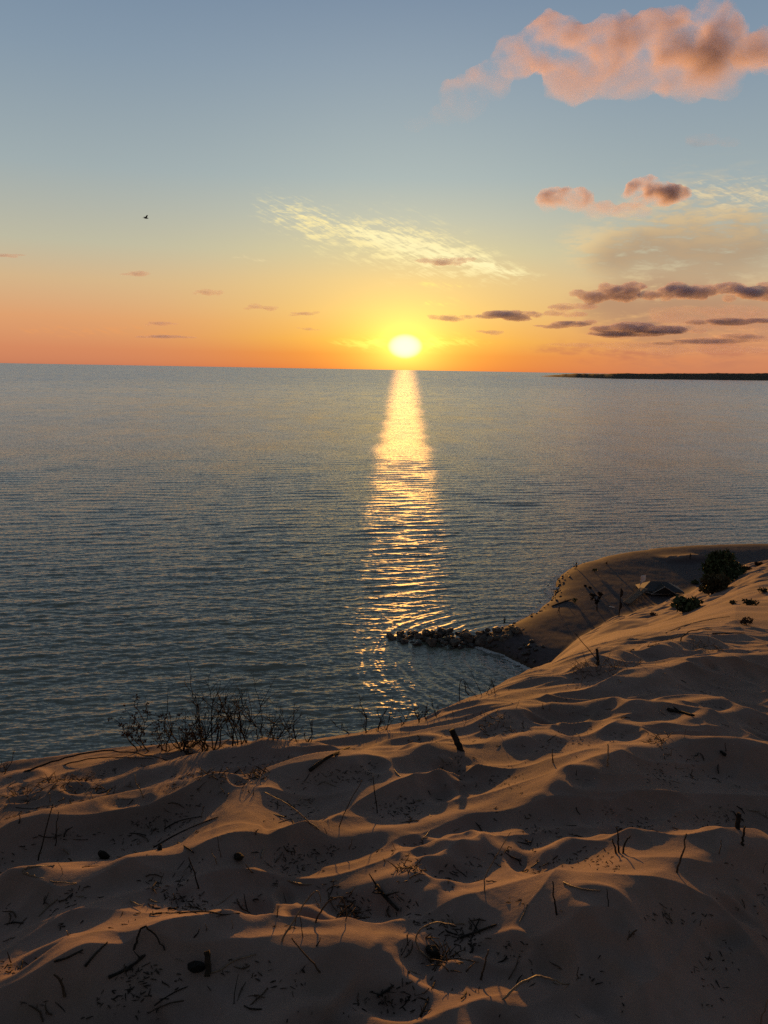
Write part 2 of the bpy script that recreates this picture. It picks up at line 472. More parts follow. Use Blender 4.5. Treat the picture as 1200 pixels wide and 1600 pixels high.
def build_terrain():
    azs = np.concatenate([np.linspace(-180, -60, 40, endpoint=False), np.linspace(-60, -32, 80, endpoint=False), np.linspace(-32, 34, int(1400*Q), endpoint=False), np.linspace(34, 62, 80, endpoint=False), np.linspace(62, 180, 40, endpoint=False)])
    rs = np.concatenate([np.geomspace(.25, 1.5, 40, endpoint=False), np.geomspace(1.5, 14, int(850*Q), endpoint=False), np.geomspace(14, 300, int(620*Q), endpoint=False), np.geomspace(300, 900, 20)])
    a = np.radians(azs)[None, :]; r = rs[:, None]
    X = (np.sin(a)*r).ravel(); Y = (np.cos(a)*r).ravel()
    Z = terrain_z(X, Y)
    P = np.stack([X, Y, Z], 1)
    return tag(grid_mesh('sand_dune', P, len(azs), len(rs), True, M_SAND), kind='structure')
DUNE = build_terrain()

# ------------------------------------------------------------------ sea
BAY = at_z(862, 1030)[0]
def water_material():
    mt, nt, out = new_mat('sea_water')
    g = nt.new('ShaderNodeNewGeometry').outputs['Position']
    x0, y0, _ = nt.sep(g)
    at = nt.new('ShaderNodeAttribute'); at.attribute_name = 'ruffle'
    lane = nt.noise(nt.xyz(x0*.0012, y0*.005, 0), 1, 3)
    rough = V(nt, at.outputs['Fac'])+(lane-.5)*.10
    c1 = nt.new('ShaderNodeTexNoise'); nt.put(c1.inputs['Vector'], nt.xyz(x0*1.1, y0*2.7, 0)); c1.inputs['Scale'].default_value = 1; c1.inputs['Detail'].default_value = 2; c1.inputs['Roughness'].default_value = .65
    c2 = nt.new('ShaderNodeTexNoise'); nt.put(c2.inputs['Vector'], nt.xyz(x0*.03, y0*.03, 4)); c2.inputs['Scale'].default_value = 1; c2.inputs['Detail'].default_value = 6; c2.inputs['Roughness'].default_value = .85
    ax, ay, _ = nt.sep(c1.outputs['Color']); bx, by, _ = nt.sep(c2.outputs['Color'])
    far = nt.step((x0*x0+y0*y0)**.5, 120, 2600)
    ng = nt.new('ShaderNodeNewGeometry').outputs['Normal']
    c3 = nt.noise(nt.xyz(x0*.21, y0*.055, 8), 1, 3, .7)
    far2 = nt.step((x0*x0+y0*y0)**.5, 250, 3000)
    pert = nt.xyz((ax-.5)*.14+(bx-.5)*.05*far, (ay-.5)*(.92-.45*far)+(by-.5)*(far*.3+.12)+(c3-.5)*far2*.95, 0.0)
    nrm = nt.vmath('NORMALIZE', nt.vmath('ADD', ng, pert))
    col = nt.mix(nt.step((x0*x0+y0*y0)**.5, 90, 600), (.178, .186, .145), (.172, .176, .145))
    bx_ = x0-float(BAY[0]); by_ = y0-float(BAY[1])
    shallow = nt.step((bx_*bx_+by_*by_)**.5+(nt.noise(nt.xyz(x0*.25, y0*.25, 3), 1, 3)-.5)*8, 17, 7)
    col = nt.mix(shallow*.8, col, (.17, .165, .15))
    fr = nt.new('ShaderNodeFresnel'); fr.inputs['IOR'].default_value = 1.34; nt.put(fr.inputs['Normal'], nrm)
    df = nt.new('ShaderNodeBsdfDiffuse'); nt.put(df.inputs['Color'], col); nt.put(df.inputs['Normal'], nrm)
    gl = nt.new('ShaderNodeBsdfGlossy', distribution='BECKMANN'); nt.put(gl.inputs['Roughness'], rough); nt.put(gl.inputs['Normal'], nrm)
    mx = nt.new('ShaderNodeMixShader'); nt.put(mx.inputs[0], fr.outputs[0]); nt.l.new(df.outputs[0], mx.inputs[1]); nt.l.new(gl.outputs[0], mx.inputs[2]); nt.l.new(mx.outputs[0], out.inputs['Surface'])
    return mt
M_SEA = water_material()
def waves(x, y, cell):
    """sum of wind waves; those too short for the local grid are left to the surface roughness"""
    r = np.random.default_rng(5)
    z = np.zeros(x.shape); lost = np.zeros(x.shape)
    dxy, sg, _ = seg_dist(x, y, SH) if x.size < 4e6 else (None,)*3
    off = dxy*-sg
    calm = .35+.65*sstep(0, 45, off)
    gust = np.clip(1+.40*fbm(x/30, y/60, 3)+.2*fbm(x/300+9, y/500, 2), .4, 1.8)
    n = 110
    for i in range(n):
        lam = .38*(9/.38)**((i+r.random())/n)
        th = R(-90+8)+r.normal()*R(10 if lam > 4 else 15)
        k = 2*math.pi/lam
        slope = (.0265 if lam < 3 else .0165)
        amp = slope/k
        ph = (x*math.cos(th)+y*math.sin(th))*k+r.random()*6.283
        ph = ph+2.6*SLOWN[i % 4]
        keep = sstep(2.2, 4.2, lam/cell)
        w = np.sin(ph); w = w+.22*np.cos(2*ph)
        z += amp*keep*w
        lost += .5*slope**2*(1-keep)
    rx = x-BAY[0]; ry = y-BAY[1]; rr = np.hypot(rx, ry)
    ring = np.sin(rr*2*math.pi/3.1+2.5*fbm(x/9, y/9, 2))*.060+np.sin(rr*2*math.pi/1.3+3*fbm(x/7+4, y/7, 2))*.022
    inbay = (1-sstep(26, 42, rr))*sstep(2, 10, off+6)
    z = z*calm*gust*(1-.55*inbay)+ring*inbay
    return z, lost*gust**2
SLOWN = None
def build_sea():
    global SLOWN
    dep = np.concatenate([np.linspace(R(80), R(29.5), 30, endpoint=False), np.linspace(R(29.5), R(.35), int(1050*Q), endpoint=False), np.geomspace(R(.35), R(.033), 60)])
    rs = 50/np.tan(dep)
    azs = np.concatenate([np.linspace(-180, -36, 100, endpoint=False), np.linspace(-36, 36, int(1300*Q), endpoint=False), np.linspace(36, 180, 100, endpoint=False)])
    a = np.radians(azs)[None, :]; r = rs[:, None]
    X = (np.sin(a)*r).ravel(); Y = (np.cos(a)*r).ravel()
    dr = np.gradient(rs)[:, None]; da = np.radians(np.gradient(azs))[None, :]
    cell = np.maximum(np.abs(dr)+0*da, r*da*.5).ravel()
    SLOWN = [fbm(X/23+7*i, Y/31+3*i, 2) for i in range(4)]
    Z, lost = waves(X, Y, cell)
    Z[(r+0*a).ravel() < 60] = 0
    o = grid_mesh('sea', np.stack([X, Y, Z], 1), len(azs), len(rs), True, M_SEA)
    at = o.data.attributes.new('ruffle', 'FLOAT', 'POINT')
    ruf = np.sqrt(np.sqrt(.0004+2*lost*(.13+.10*sstep(500, 4000, (r+0*a).ravel()))))
    at.data.foreach_set('value', np.clip(ruf, .08, .6).astype(np.float32))
    return tag(o, kind='structure')
build_sea()

# ------------------------------------------------------------------ sky and sun
def build_world():
    w = bpy.data.worlds.new('World'); S.world = w; w.use_nodes = True
    w.node_tree.nodes.clear(); nt = NT(w.node_tree)
    out = nt.new('ShaderNodeOutputWorld'); bg = nt.new('ShaderNodeBackground')
    K = 2**-EXPO
    d = nt.new('ShaderNodeTexCoord').outputs['Generated']
    dn = nt.vmath('NORMALIZE', d)
    x, y, z = nt.sep(dn)
    el = nt.math('ARCSINE', z)*57.29578
    az = nt.math('ARCTAN2', x, y)*57.29578
    saz = math.degrees(SUN_AZ); sel = math.degrees(SUN_EL)
    t = ((el/90.0).clamp())**.5
    pos = lambda e: math.sqrt(e/90)
    far = [(0, (198, 124, 92)), (1, (212, 138, 98)), (3, (222, 160, 112)), (5.4, (212, 180, 138)), (7.7, (190, 186, 162)), (12.2, (160, 173, 175)), (18.7, (133, 152, 169)), (24.9, (111, 133, 159)), (45, (92, 109, 126)), (90, (58, 70, 84))]
    near = [(0, (238, 122, 46)), (1, (246, 150, 48)), (2, (252, 184, 66)), (4, (247, 202, 116)), (6, (238, 205, 138)), (8, (217, 205, 160)), (10, (196, 197, 176)), (12.5, (172, 185, 183)), (19, (143, 160, 174)), (25, (113, 134, 160)), (45, (92, 109, 126)), (90, (58, 70, 84))]
    rf = nt.ramp(t, [(pos(e), lin(*c)) for e, c in far]); rn = nt.ramp(t, [(pos(e), lin(*c)) for e, c in near])
    daz = az-saz
    wn = (-(daz*daz)/(13.0**2)).exp()
    col = nt.mix(wn, rf, rn)
    # the sky away from the sun is darker at sunset
    back = nt.step(nt.math('ABSOLUTE', daz), 32, 105)
    col = nt.mix(back, col, nt.mix(1.0, col, (.60, .56, .52), 'MULTIPLY'))
    # cirrus, in (azimuth, elevation) degrees; wisps combed along the streak
    nA = nt.noise(nt.xyz(az*.7+el*.6, el*2.6-az*.1, 3.0), 1, 5, .70, .5); nB = nt.noise(nt.xyz(az*.8+el*.6, el*4.6+az*2.0, 6.0), 1, 4, .72, .4)
    nC = nt.noise(nt.xyz(az*.28+el*.1, el*1.25, 12.0), 1, 5, .62, .5); nW = nt.noise(nt.xyz(az*.25, el*.3, 2.0), 1, 2)
    def streak(p0, p1, width, thresh, amt, c, seed, col, nscale=1.0, dens=.05):
        a, e = azel([p0[0], p1[0]], [p0[1], p1[1]])
        L = math.hypot(a[1]-a[0], e[1]-e[0]); ux, uy = (a[1]-a[0])/L, (e[1]-e[0])/L
        du = (az-float(a[0]))*ux+(el-float(e[0]))*uy
        dv = (az-float(a[0]))*-uy+(el-float(e[0]))*ux
        wob = (nW-.5)*width*1.3
        s = du/L
        wid = width*(.35+.65*nt.math('SINE', (s.clamp())*3.1416))
        env = nt.step(s, -.05, .18)*nt.step(s, 1.05, .75)*(-((dv+wob)/wid)**2.0).exp() if False else nt.step(s, -.05, .18)*nt.step(s, 1.05, .75)*(-(((dv+wob)/wid)*((dv+wob)/wid))).exp()
        n1, n2 = (nA, nB) if nscale >= .9 else (nC, nA)
        f = nt.step(n1*.55+n2*.45+env*dens*2-dens, thresh, thresh+.18)*env
        return nt.mix((f*amt), col, c)
    col = streak((385, 322), (860, 438), 1.7, .47, 1.0, lin(255, 236, 170), 1.0, col)
    col = streak((520, 352), (850, 436), .8, .42, 1.0, lin(255, 242, 185), 4.0, col)
    col = streak((860, 395), (1260, 330), 2.6, .44, .8, lin(236, 205, 150), 8.0, col, .6)
    col = streak((1030, 300), (1260, 312), 1.1, .50, .8, lin(232, 214, 172), 12.0, col)
    col = streak((900, 400), (1280, 372), 2.0, .34, .8, lin(176, 150, 122), 17.0, col, .5)
    col = streak((880, 480), (1300, 500), 2.4, .36, .7, lin(168, 128, 106), 21.0, col, .5)
    col = streak((800, 550), (1300, 545), .9, .46, .5, lin(190, 112, 88), 25.0, col, .7)
    col = streak((500, 536), (780, 534), .55, .45, .7, lin(255, 226, 96), 29.0, col, 1.2)
    col = streak((0, 512), (330, 522), .5, .5, .5, lin(240, 160, 95), 33.0, col, 1.0)
    col = streak((640, 441), (745, 449), .35, .50, .8, lin(255, 228, 130), 35.0, col)
    col = streak((655, 474), (730, 474), .3, .50, .8, lin(255, 232, 120), 36.0, col)
    col = streak((350, 402), (430, 409), .25, .52, .6, lin(240, 220, 170), 37.0, col)
    # the sun's disc and the bright air round it
    dot = nt.vmath('DOT_PRODUCT', dn, tuple(SUN))
    th = nt.math('ARCCOSINE', nt.math('MINIMUM', V(nt, dot), 1.0))*57.29578
    ex = (az-saz)*.80; ey = (el-sel)*1.15
    tq = (ex*ex+ey*ey)**.5
    g1 = (-(tq/1.7)).exp()*1.6; g2 = (-(th/5.0)).exp()*.13
    core = nt.step(tq, 1.05, .12)*4.5
    glow = nt.vmath('ADD', nt.vmath('SCALE', (1.0, .72, .12), scale=g1), nt.vmath('SCALE', (1.0, .55, .12), scale=g2))
    glow = nt.vmath('ADD', glow, nt.vmath('SCALE', (1.0, 1.0, 1.0), scale=core))
    col = nt.vmath('ADD', col, glow)
    sky = nt.new('ShaderNodeTexSky', sky_type='NISHITA'); sky.sun_disc = False
    sky.sun_elevation = SUN_EL; sky.sun_rotation = SUN_AZ; sky.altitude = 50
    bg2 = nt.new('ShaderNodeBackground'); nt.put(bg2.inputs[0], sky.outputs[0]); bg2.inputs[1].default_value = .0
    nt.put(bg.inputs[0], col); bg.inputs[1].default_value = K
    add = nt.new('ShaderNodeAddShader'); nt.l.new(bg.outputs[0], add.inputs[0]); nt.l.new(bg2.outputs[0], add.inputs[1])
    nt.l.new(add.outputs[0], out.inputs['Surface'])
    bg.inputs[1].default_value = K; w.cycles.sampling_method = 'NONE'
    return bg2
BG2 = build_world()
sun_d = bpy.data.lights.new('sun', 'SUN'); sun_d.energy = 1.45; sun_d.angle = R(.9); sun_d.color = (1.0, .44, .085)
sun_o = bpy.data.objects.new('sun', sun_d); COL.objects.link(sun_o)
sun_o.rotation_euler = Vector(SUN).to_track_quat('Z', 'Y').to_euler(); sun_o.location = (0, 60, 80)
# ------------------------------------------------------------------ materials for things
M_TWIG = simple_mat('dry_twig', (.045, .030, .020), (.085, .055, .036), 30, .85, .5, stretch=(1, 1, 1))
M_DARK = simple_mat('dark_driftwood', (.012, .010, .009), (.035, .027, .021), 25, .9, .8)
M_PALE = simple_mat('bleached_stem', (.20, .135, .085), (.11, .07, .045), 25, .6, .3, spec=.4)
M_BARK = simple_mat('bark', (.025, .019, .015), (.05, .038, .028), 20, .95, .8)
M_ROCK = simple_mat('rock', (.06, .054, .047), (.125, .11, .095), 1.6, .9, 1.0, 6)
M_WETROCK = simple_mat('wet_rock', (.030, .027, .024), (.06, .052, .045), 3, .55, 1.0, 8)
M_LEAF = simple_mat('leaf', (.035, .052, .020), (.070, .085, .032), 3, .7, .0)
M_LEAF2 = simple_mat('dry_leaf', (.050, .045, .018), (.085, .062, .026), 3, .8, .0)
M_LEAF3 = simple_mat('brown_leaf', (.050, .026, .016), (.085, .045, .026), 5, .8, .0)
M_SLATE = simple_mat('slate_canvas', (.045, .048, .055), (.060, .063, .070), 2, .6, .2)
M_TRIM = simple_mat('grey_trim', (.22, .21, .20), (.28, .27, .25), 4, .6, .1)
M_WOOD = simple_mat('weathered_wood', (.10, .085, .07), (.16, .135, .11), 6, .85, .4, stretch=(1, 6, 6))
M_FLAG = simple_mat('pale_cloth', (.78, .68, .64), (.82, .73, .69), 5, .9, .1)
M_CLOTH = simple_mat('dark_cloth', (.018, .017, .018), (.03, .028, .028), 12, .9, .2)
M_BOAT = simple_mat('white_hull', (.62, .60, .57), (.70, .68, .65), 3, .4, .05)
M_SKIN = simple_mat('skin', (.28, .17, .12), (.32, .20, .14), 8, .6, .05)
M_BIRD = simple_mat('dark_feathers', (.018, .017, .016), (.035, .032, .03), 20, .8, .2)

# ------------------------------------------------------------------ far headland
def build_headland():
    mt, nt, out = new_mat('wooded_land')
    g = nt.new('ShaderNodeNewGeometry').outputs['Position']; x, y, z = nt.sep(g)
    c = nt.mix(nt.noise(g, .012, 4, .6), (.045, .036, .026), (.085, .066, .045))
    c = nt.mix(nt.step(z+nt.noise(g, .004, 3)*8, 7, 4), c, (.26, .20, .15))
    principled(nt, out, c, .95, Specular_IOR_Level=.05)
    top = [(846, 588.0), (880, 585.0), (900, 583.6), (940, 584.3), (975, 583.2), (1010, 583.8), (1050, 583), (1080, 583.4), (1120, 582.8), (1160, 583.2), (1220, 582.6), (1300, 583), (1420, 583), (1500, 586)]
    bot = [(846, 588.4), (900, 590.2), (960, 592.0), (1040, 593), (1120, 594), (1200, 594.8), (1300, 596), (1500, 599)]
    n, mdep = 260, 14
    px = np.linspace(846, 1500, n)
    bpy_ = np.interp(px, *zip(*bot)); tpy = np.interp(px, *zip(*top))
    B = at_z(px, bpy_, 0.0)
    D = np.hypot(B[:, 0], B[:, 1])
    dt = ray(px, tpy); h = 50+dt[:, 2]/np.hypot(dt[:, 0], dt[:, 1])*(D+600)
    h = np.maximum(h, 3)+4.5*fbm(px*.08, px*0+3, 4, .7)
    h = np.maximum(h, 2.0)
    V_ = []
    for j in range(mdep):
        t = j/(mdep-1); prof = math.sin(min(t*2.6, 1.57))*(1 if t < .75 else 1-(t-.75)/.25*1.0)
        u = B[:, :2]/D[:, None]
        pos = u*(D+t*2000)[:, None]
        z = -2+(h+2+3*fbm(px*.15+j*3, px*0+j, 3, .7)*(0 < j < mdep-1))*prof
        V_.append(np.stack([pos[:, 0], pos[:, 1], z], 1))
    o = grid_mesh('headland', np.concatenate(V_), n, mdep, False, mt)
    tag(o, kind='structure')
build_headland()

def build_foam():
    mt, nt, out = new_mat('wash_of_foam')
    g = nt.new('ShaderNodeNewGeometry').outputs['Position']
    at = nt.new('ShaderNodeAttribute'); at.attribute_name = 'edge'
    a = nt.step(nt.noise(g, 1.6, 5, .7)*.6+nt.noise(g, .35, 2)*.4+V(nt, at.outputs['Fac'])*.35, .62, .80)*.75
    d = nt.new('ShaderNodeBsdfDiffuse'); d.inputs[0].default_value = (.55, .55, .54, 1); t = nt.new('ShaderNodeBsdfTransparent'); mx = nt.new('ShaderNodeMixShader')
    nt.put(mx.inputs[0], a); nt.l.new(t.outputs[0], mx.inputs[1]); nt.l.new(d.outputs[0], mx.inputs[2]); nt.l.new(mx.outputs[0], out.inputs[0])
    pl = SH[4:20]; n = 420; P = np.array([along(pl, i/(n-1)) for i in range(n)])
    T_ = np.gradient(P, axis=0); T_ /= np.linalg.norm(T_, axis=1)[:, None]; N_ = np.stack([-T_[:, 1], T_[:, 0]], 1)
    offs = np.array([-.9, -.2, .5, 1.3, 2.4]); w = 1+.5*fbm(np.arange(n)*.06, np.zeros(n), 3)
    rows = []
    for o_ in offs:
        q = P+N_*(o_*w)[:, None]; rows.append(np.stack([q[:, 0], q[:, 1], np.full(n, .13)+np.maximum(0, -o_)*.05], 1))
    o = grid_mesh('foam', np.concatenate(rows), n, len(offs), False, mt)
    e = o.data.attributes.new('edge', 'FLOAT', 'POINT'); e.data.foreach_set('value', np.repeat([0, 1, .8, .45, 0], n).astype(np.float32))
    tag(o, 'thin wash of pale foam where the sea meets the beach', 'foam', kind='stuff')
def along(pl, t):
    L = np.r_[0, np.cumsum(np.linalg.norm(np.diff(pl, axis=0), axis=1))]; q = t*L[-1]
    return np.array([np.interp(q, L, pl[:, k]) for k in range(pl.shape[1])])
build_foam()
# ------------------------------------------------------------------ boulders
from mathutils import noise as mnoise
def rock_mesh(seed, sq=(1, 1, .8), sub=3):
    bm = bmesh.new(); bmesh.ops.create_icosphere(bm, subdivisions=sub, radius=1)
    off = Vector((seed*7.1, seed*3.3, seed*1.7)); rr = random.Random(seed)
    planes = [(Vector((rr.gauss(0, 1), rr.gauss(0, 1), rr.gauss(0, 1))).normalized(), rr.uniform(.55, .85)) for _ in range(9)]
    for v in bm.verts:
        p = v.co.copy()
        for nrm, dd in planes:
            k = p.dot(nrm)
            if k > dd: p -= nrm*(k-dd)*.92
        p *= 1+.14*mnoise.noise(p*1.7+off)+.06*mnoise.noise(p*4.5+off)
        v.co = Vector((p.x*sq[0], p.y*sq[1], p.z*sq[2]))
    me = bpy.data.meshes.new('boulder'); bm.to_mesh(me); bm.free()
    me.polygons.foreach_set('use_smooth', [False]*len(me.polygons)); return me
ROCKS = [rock_mesh(i, (1, random.uniform(.75, 1.1), random.uniform(.6, .9)), 3) for i in range(7)]
def rock(name, loc, s, mat, label, group, cat='boulder', k=None):
    me = ROCKS[random.randrange(7) if k is None else k]
    if mat is not M_ROCK:
        key = me.name+'_w'
        me2 = bpy.data.meshes.get(key)
        if me2 is None: me2 = me.copy(); me2.name = key; me2.materials.clear(); me2.materials.append(mat)
        me = me2
    elif not me.materials: me.materials.append(M_ROCK)
    o = bpy.data.objects.new(name, me); COL.objects.link(o)
    o.location = loc; o.scale = (s, s*random.uniform(.8, 1.1), s*random.uniform(.75, 1)); o.rotation_euler = (random.uniform(-.4, .4), random.uniform(-.4, .4), random.uniform(0, 6.28))
    return tag(o, label, cat, group)
JL = at_z([606, 655, 700, 745, 790, 818], [995, 999, 1002, 1003, 1004, 1005], 0.0)
def along(pl, t):
    L = np.r_[0, np.cumsum(np.linalg.norm(np.diff(pl, axis=0), axis=1))]; q = t*L[-1]
    return np.array([np.interp(q, L, pl[:, k]) for k in range(pl.shape[1])])
JG, JLab = 'boulders of the jetty', 'rough boulder piled in the rock jetty that juts from the beach into the sea'
for i in range(290):
    t = random.random()**.85; p = along(JL, t); lay = random.choice((0, 0, 0, 1, 1, 2))
    wid = (4.3-1.2*lay)*(.5+.5*min(1, t*3+.2))
    s = random.choice((.4, .55, .75, .95, 1.3))*random.uniform(.85, 1.1)*(1 if lay < 2 else .75)*(.7+.3*min(1, t*2))
    off = random.uniform(-wid, wid)
    x, y = p[0]+random.uniform(-.3, .3), p[1]+off
    z = max(zt(x, y), -.35)*.5+(.05+.80*lay)*min(1, t*2.6+.15)
    rock('boulder', (x, y, z), s, M_WETROCK if lay == 0 or off > 1.6 else M_ROCK, JLab, JG)
for i in range(26):
    x, y = at_z(random.gauss(822, 11), random.gauss(1026, 6), .4)[0][:2]
    rock('boulder', (x, y, max(zt(x, y), -.1)+.1), random.uniform(.25, .6), M_WETROCK, 'dark wet rock in the small heap at the inner corner of the bay', 'rocks heaped at the corner of the bay')
SHB = SH[9:19]
for i in range(120):
    t = random.random(); p = along(SHB, t); a = random.random()*6.28; rad = abs(random.gauss(0, 1.5))
    x, y = p[0]+1.2+rad*math.cos(a), p[1]+rad*math.sin(a)
    rock('shore_stone', (x, y, max(zt(x, y), -.15)+.03), random.uniform(.12, .42), M_WETROCK, "dark stone strewn along the water's edge of the far beach", "stones along the water's edge", 'stone')

# ------------------------------------------------------------------ foliage
def leaf_mesh(lobes, n, size, seed, dens_clump=.55):
    """leaf-sized quads gathered in clumps through the volume of ellipsoidal lobes"""
    rr = random.Random(seed); v = []; f = []
    tot = sum(l[1][0]*l[1][1]*l[1][2] for l in lobes)
    for (c, rad) in lobes:
        m_ = int(n*rad[0]*rad[1]*rad[2]/tot)
        cl = []
        for _ in range(max(4, m_//22)):
            d = Vector((rr.gauss(0, 1), rr.gauss(0, 1), rr.gauss(0, 1))).normalized()*(rr.random()**.33)
            cl.append(d*(1+.22*mnoise.noise(d*2+Vector((seed, 0, 0)))))
        for _ in range(m_):
            d = rr.choice(cl)+Vector((rr.gauss(0, 1), rr.gauss(0, 1), rr.gauss(0, 1)))*.13
            p = Vector(c)+Vector((d.x*rad[0], d.y*rad[1], d.z*rad[2]))
            a = Vector((rr.gauss(0, 1), rr.gauss(0, 1), rr.gauss(0, 1)+.4)).normalized(); b = a.orthogonal().normalized()
            s = size*rr.uniform(.6, 1.4); w = s*rr.uniform(.25, .45); i0 = len(v)
            v += [p-b*w*.3, p+a*s*.5+b*w, p+a*s, p+a*s*.5-b*w]; f.append((i0, i0+1, i0+2, i0+3))
    return v, f
def shrub(name, px, py, w, h, n, leaf, mat, label, seed, cat='shrub', z=None, lobes=None, trunk=.06, group=None):
    """w, h in metres; leaf crown with a few stems, standing on the ground seen at the pixel"""
    g = ground_at(px, py)[0] if z is None else at_z(px, py, z)[0]
    root = empty(name, (g[0], g[1], zt(g[0], g[1])))
    rr = random.Random(seed)
    if lobes is None:
        lobes = [((rr.uniform(-.3, .3)*w, rr.uniform(-.2, .2)*w, h*rr.uniform(.4, .68)), (w*rr.uniform(.2, .33), w*rr.uniform(.2, .3), h*rr.uniform(.25, .4))) for _ in range(6)]
        lobes.append(((0, 0, h*.4), (w*.42, w*.35, h*.38)))
    v, f = leaf_mesh(lobes, n, leaf, seed)
    mesh_obj('crown', v, f, mat, root, False)
    mb = MB()
    for c, rad in lobes:
        b = Vector((rr.uniform(-.06, .06)*w, rr.uniform(-.06, .06)*w, -.15)); e = Vector(c)
        mid = b.lerp(e, .5)+Vector((rr.uniform(-.1, .1)*w, 0, 0)); mb.tube([b, mid, e, e+Vector((rr.uniform(-1, 1)*rad[0], 0, rad[2]*.6))], [trunk, trunk*.7, trunk*.4, trunk*.15])
    mb.build('trunk', M_BARK, root)
    tag(root, label, cat, group); return root
g = ground_at(1122, 918)[0]
dT = math.hypot(g[0], g[1]); u = dT/FPX
shrub('tree', 1122, 912, 52*u, 58*u, 5200, .40, M_LEAF, 'dark bushy tree with a ragged round crown standing at the foot of the dune', 3, 'tree', trunk=.14,
      lobes=[((-6*u, 0, 34*u), (18*u, 15*u, 15*u)), ((11*u, 1, 36*u), (16*u, 14*u, 13*u)), ((-16*u, 0, 20*u), (11*u, 10*u, 11*u)), ((20*u, 0, 20*u), (12*u, 10*u, 9*u)), ((4*u, 0, 50*u), (8*u, 7*u, 8*u)), ((0, -1, 18*u), (16*u, 11*u, 12*u)), ((-13*u, 0, 43*u), (7*u, 7*u, 7*u)), ((16*u, 0, 47*u), (6*u, 6*u, 6*u)), ((28*u, 0, 30*u), (5*u, 5*u, 4*u)), ((-24*u, 0, 31*u), (5*u, 5*u, 4*u))]).scale = (.88, .88, .9)
shrub('shrub', 1113, 929, 34*u, 30*u, 2600, .30, M_LEAF2, 'olive shrub at the foot of the dune, just below the big dark tree', 4)
shrub('shrub', 1148, 902, 26*u, 22*u, 1600, .30, M_LEAF, 'round dark shrub tucked against the uphill side of the big tree', 5)
shrub('shrub', 1072, 955, 26*u, 11*u, 900, .22, M_LEAF, 'low wide green shrub on the dune slope below the canvas roof', 6)
shrub('shrub', 1086, 912, 30*u, 12*u, 1200, .26, M_LEAF, 'small dark scrub between the canvas roof and the big tree', 7)
for i, (a, b, w, h, lab) in enumerate([(1164, 892, 26, 12, 'rusty brown scrub bush beside the big tree along the dune foot'), (1185, 884, 30, 15, 'rusty brown scrub bush at the edge of the photo behind the slope'), (1210, 878, 34, 18, 'rusty brown scrub bush farthest out along the dune foot')]):
    shrub('scrub_bush', a, b, w*u, h*u*.8, 800, .25, M_LEAF3, lab, 20+i, 'bush')
for i, (a, b, wp, hp, n, lab) in enumerate([(1172, 945, 22, 9, 500, 'flat dark tussock on the pale slope under the rusty bushes'), (1145, 944, 9, 6, 160, 'tiny dark tussock on the slope right of the low wide shrub'), (1190, 926, 14, 8, 260, 'small dark tussock high on the slope near the photo edge'), (1165, 976, 24, 13, 420, 'dead dark tussock with an upright tip on the lit upper slope'), (1056, 948, 14, 6, 180, 'wiry tussock trailing from the low wide shrub'), (1022, 962, 12, 4, 120, 'thin trailing tussock at the top of the lit sand patch')]):
    gg = ground_at(a, b)[0]; q = math.dist(gg, CAM)/FPX
    shrub('tussock', a, b, wp*q, hp*q*.8, int(n*.5), max(.03, 3.2*q), M_LEAF3 if i > 2 else M_LEAF2, lab, 40+i, 'tussock', trunk=.01)
for a, b, w, h, lab in [(929, 894, 10, 7, 'small dark bush on the flat beach behind the standing figure at the sea'), (898, 942, 9, 8, 'small dark bush at the end of the driftwood log'), (915, 917, 5, 3, 'dark clump of seaweed lying out on the flat beach'), (922, 920, 5, 3, 'smaller dark clump of seaweed beside the first on the flat beach')]:
    shrub('beach_bush' if h > 4 else 'seaweed', a, b, w*.13, h*.13, 420, .16, M_DARK if h < 4 else M_LEAF, lab, int(a), 'bush' if h > 4 else 'seaweed', trunk=.02)

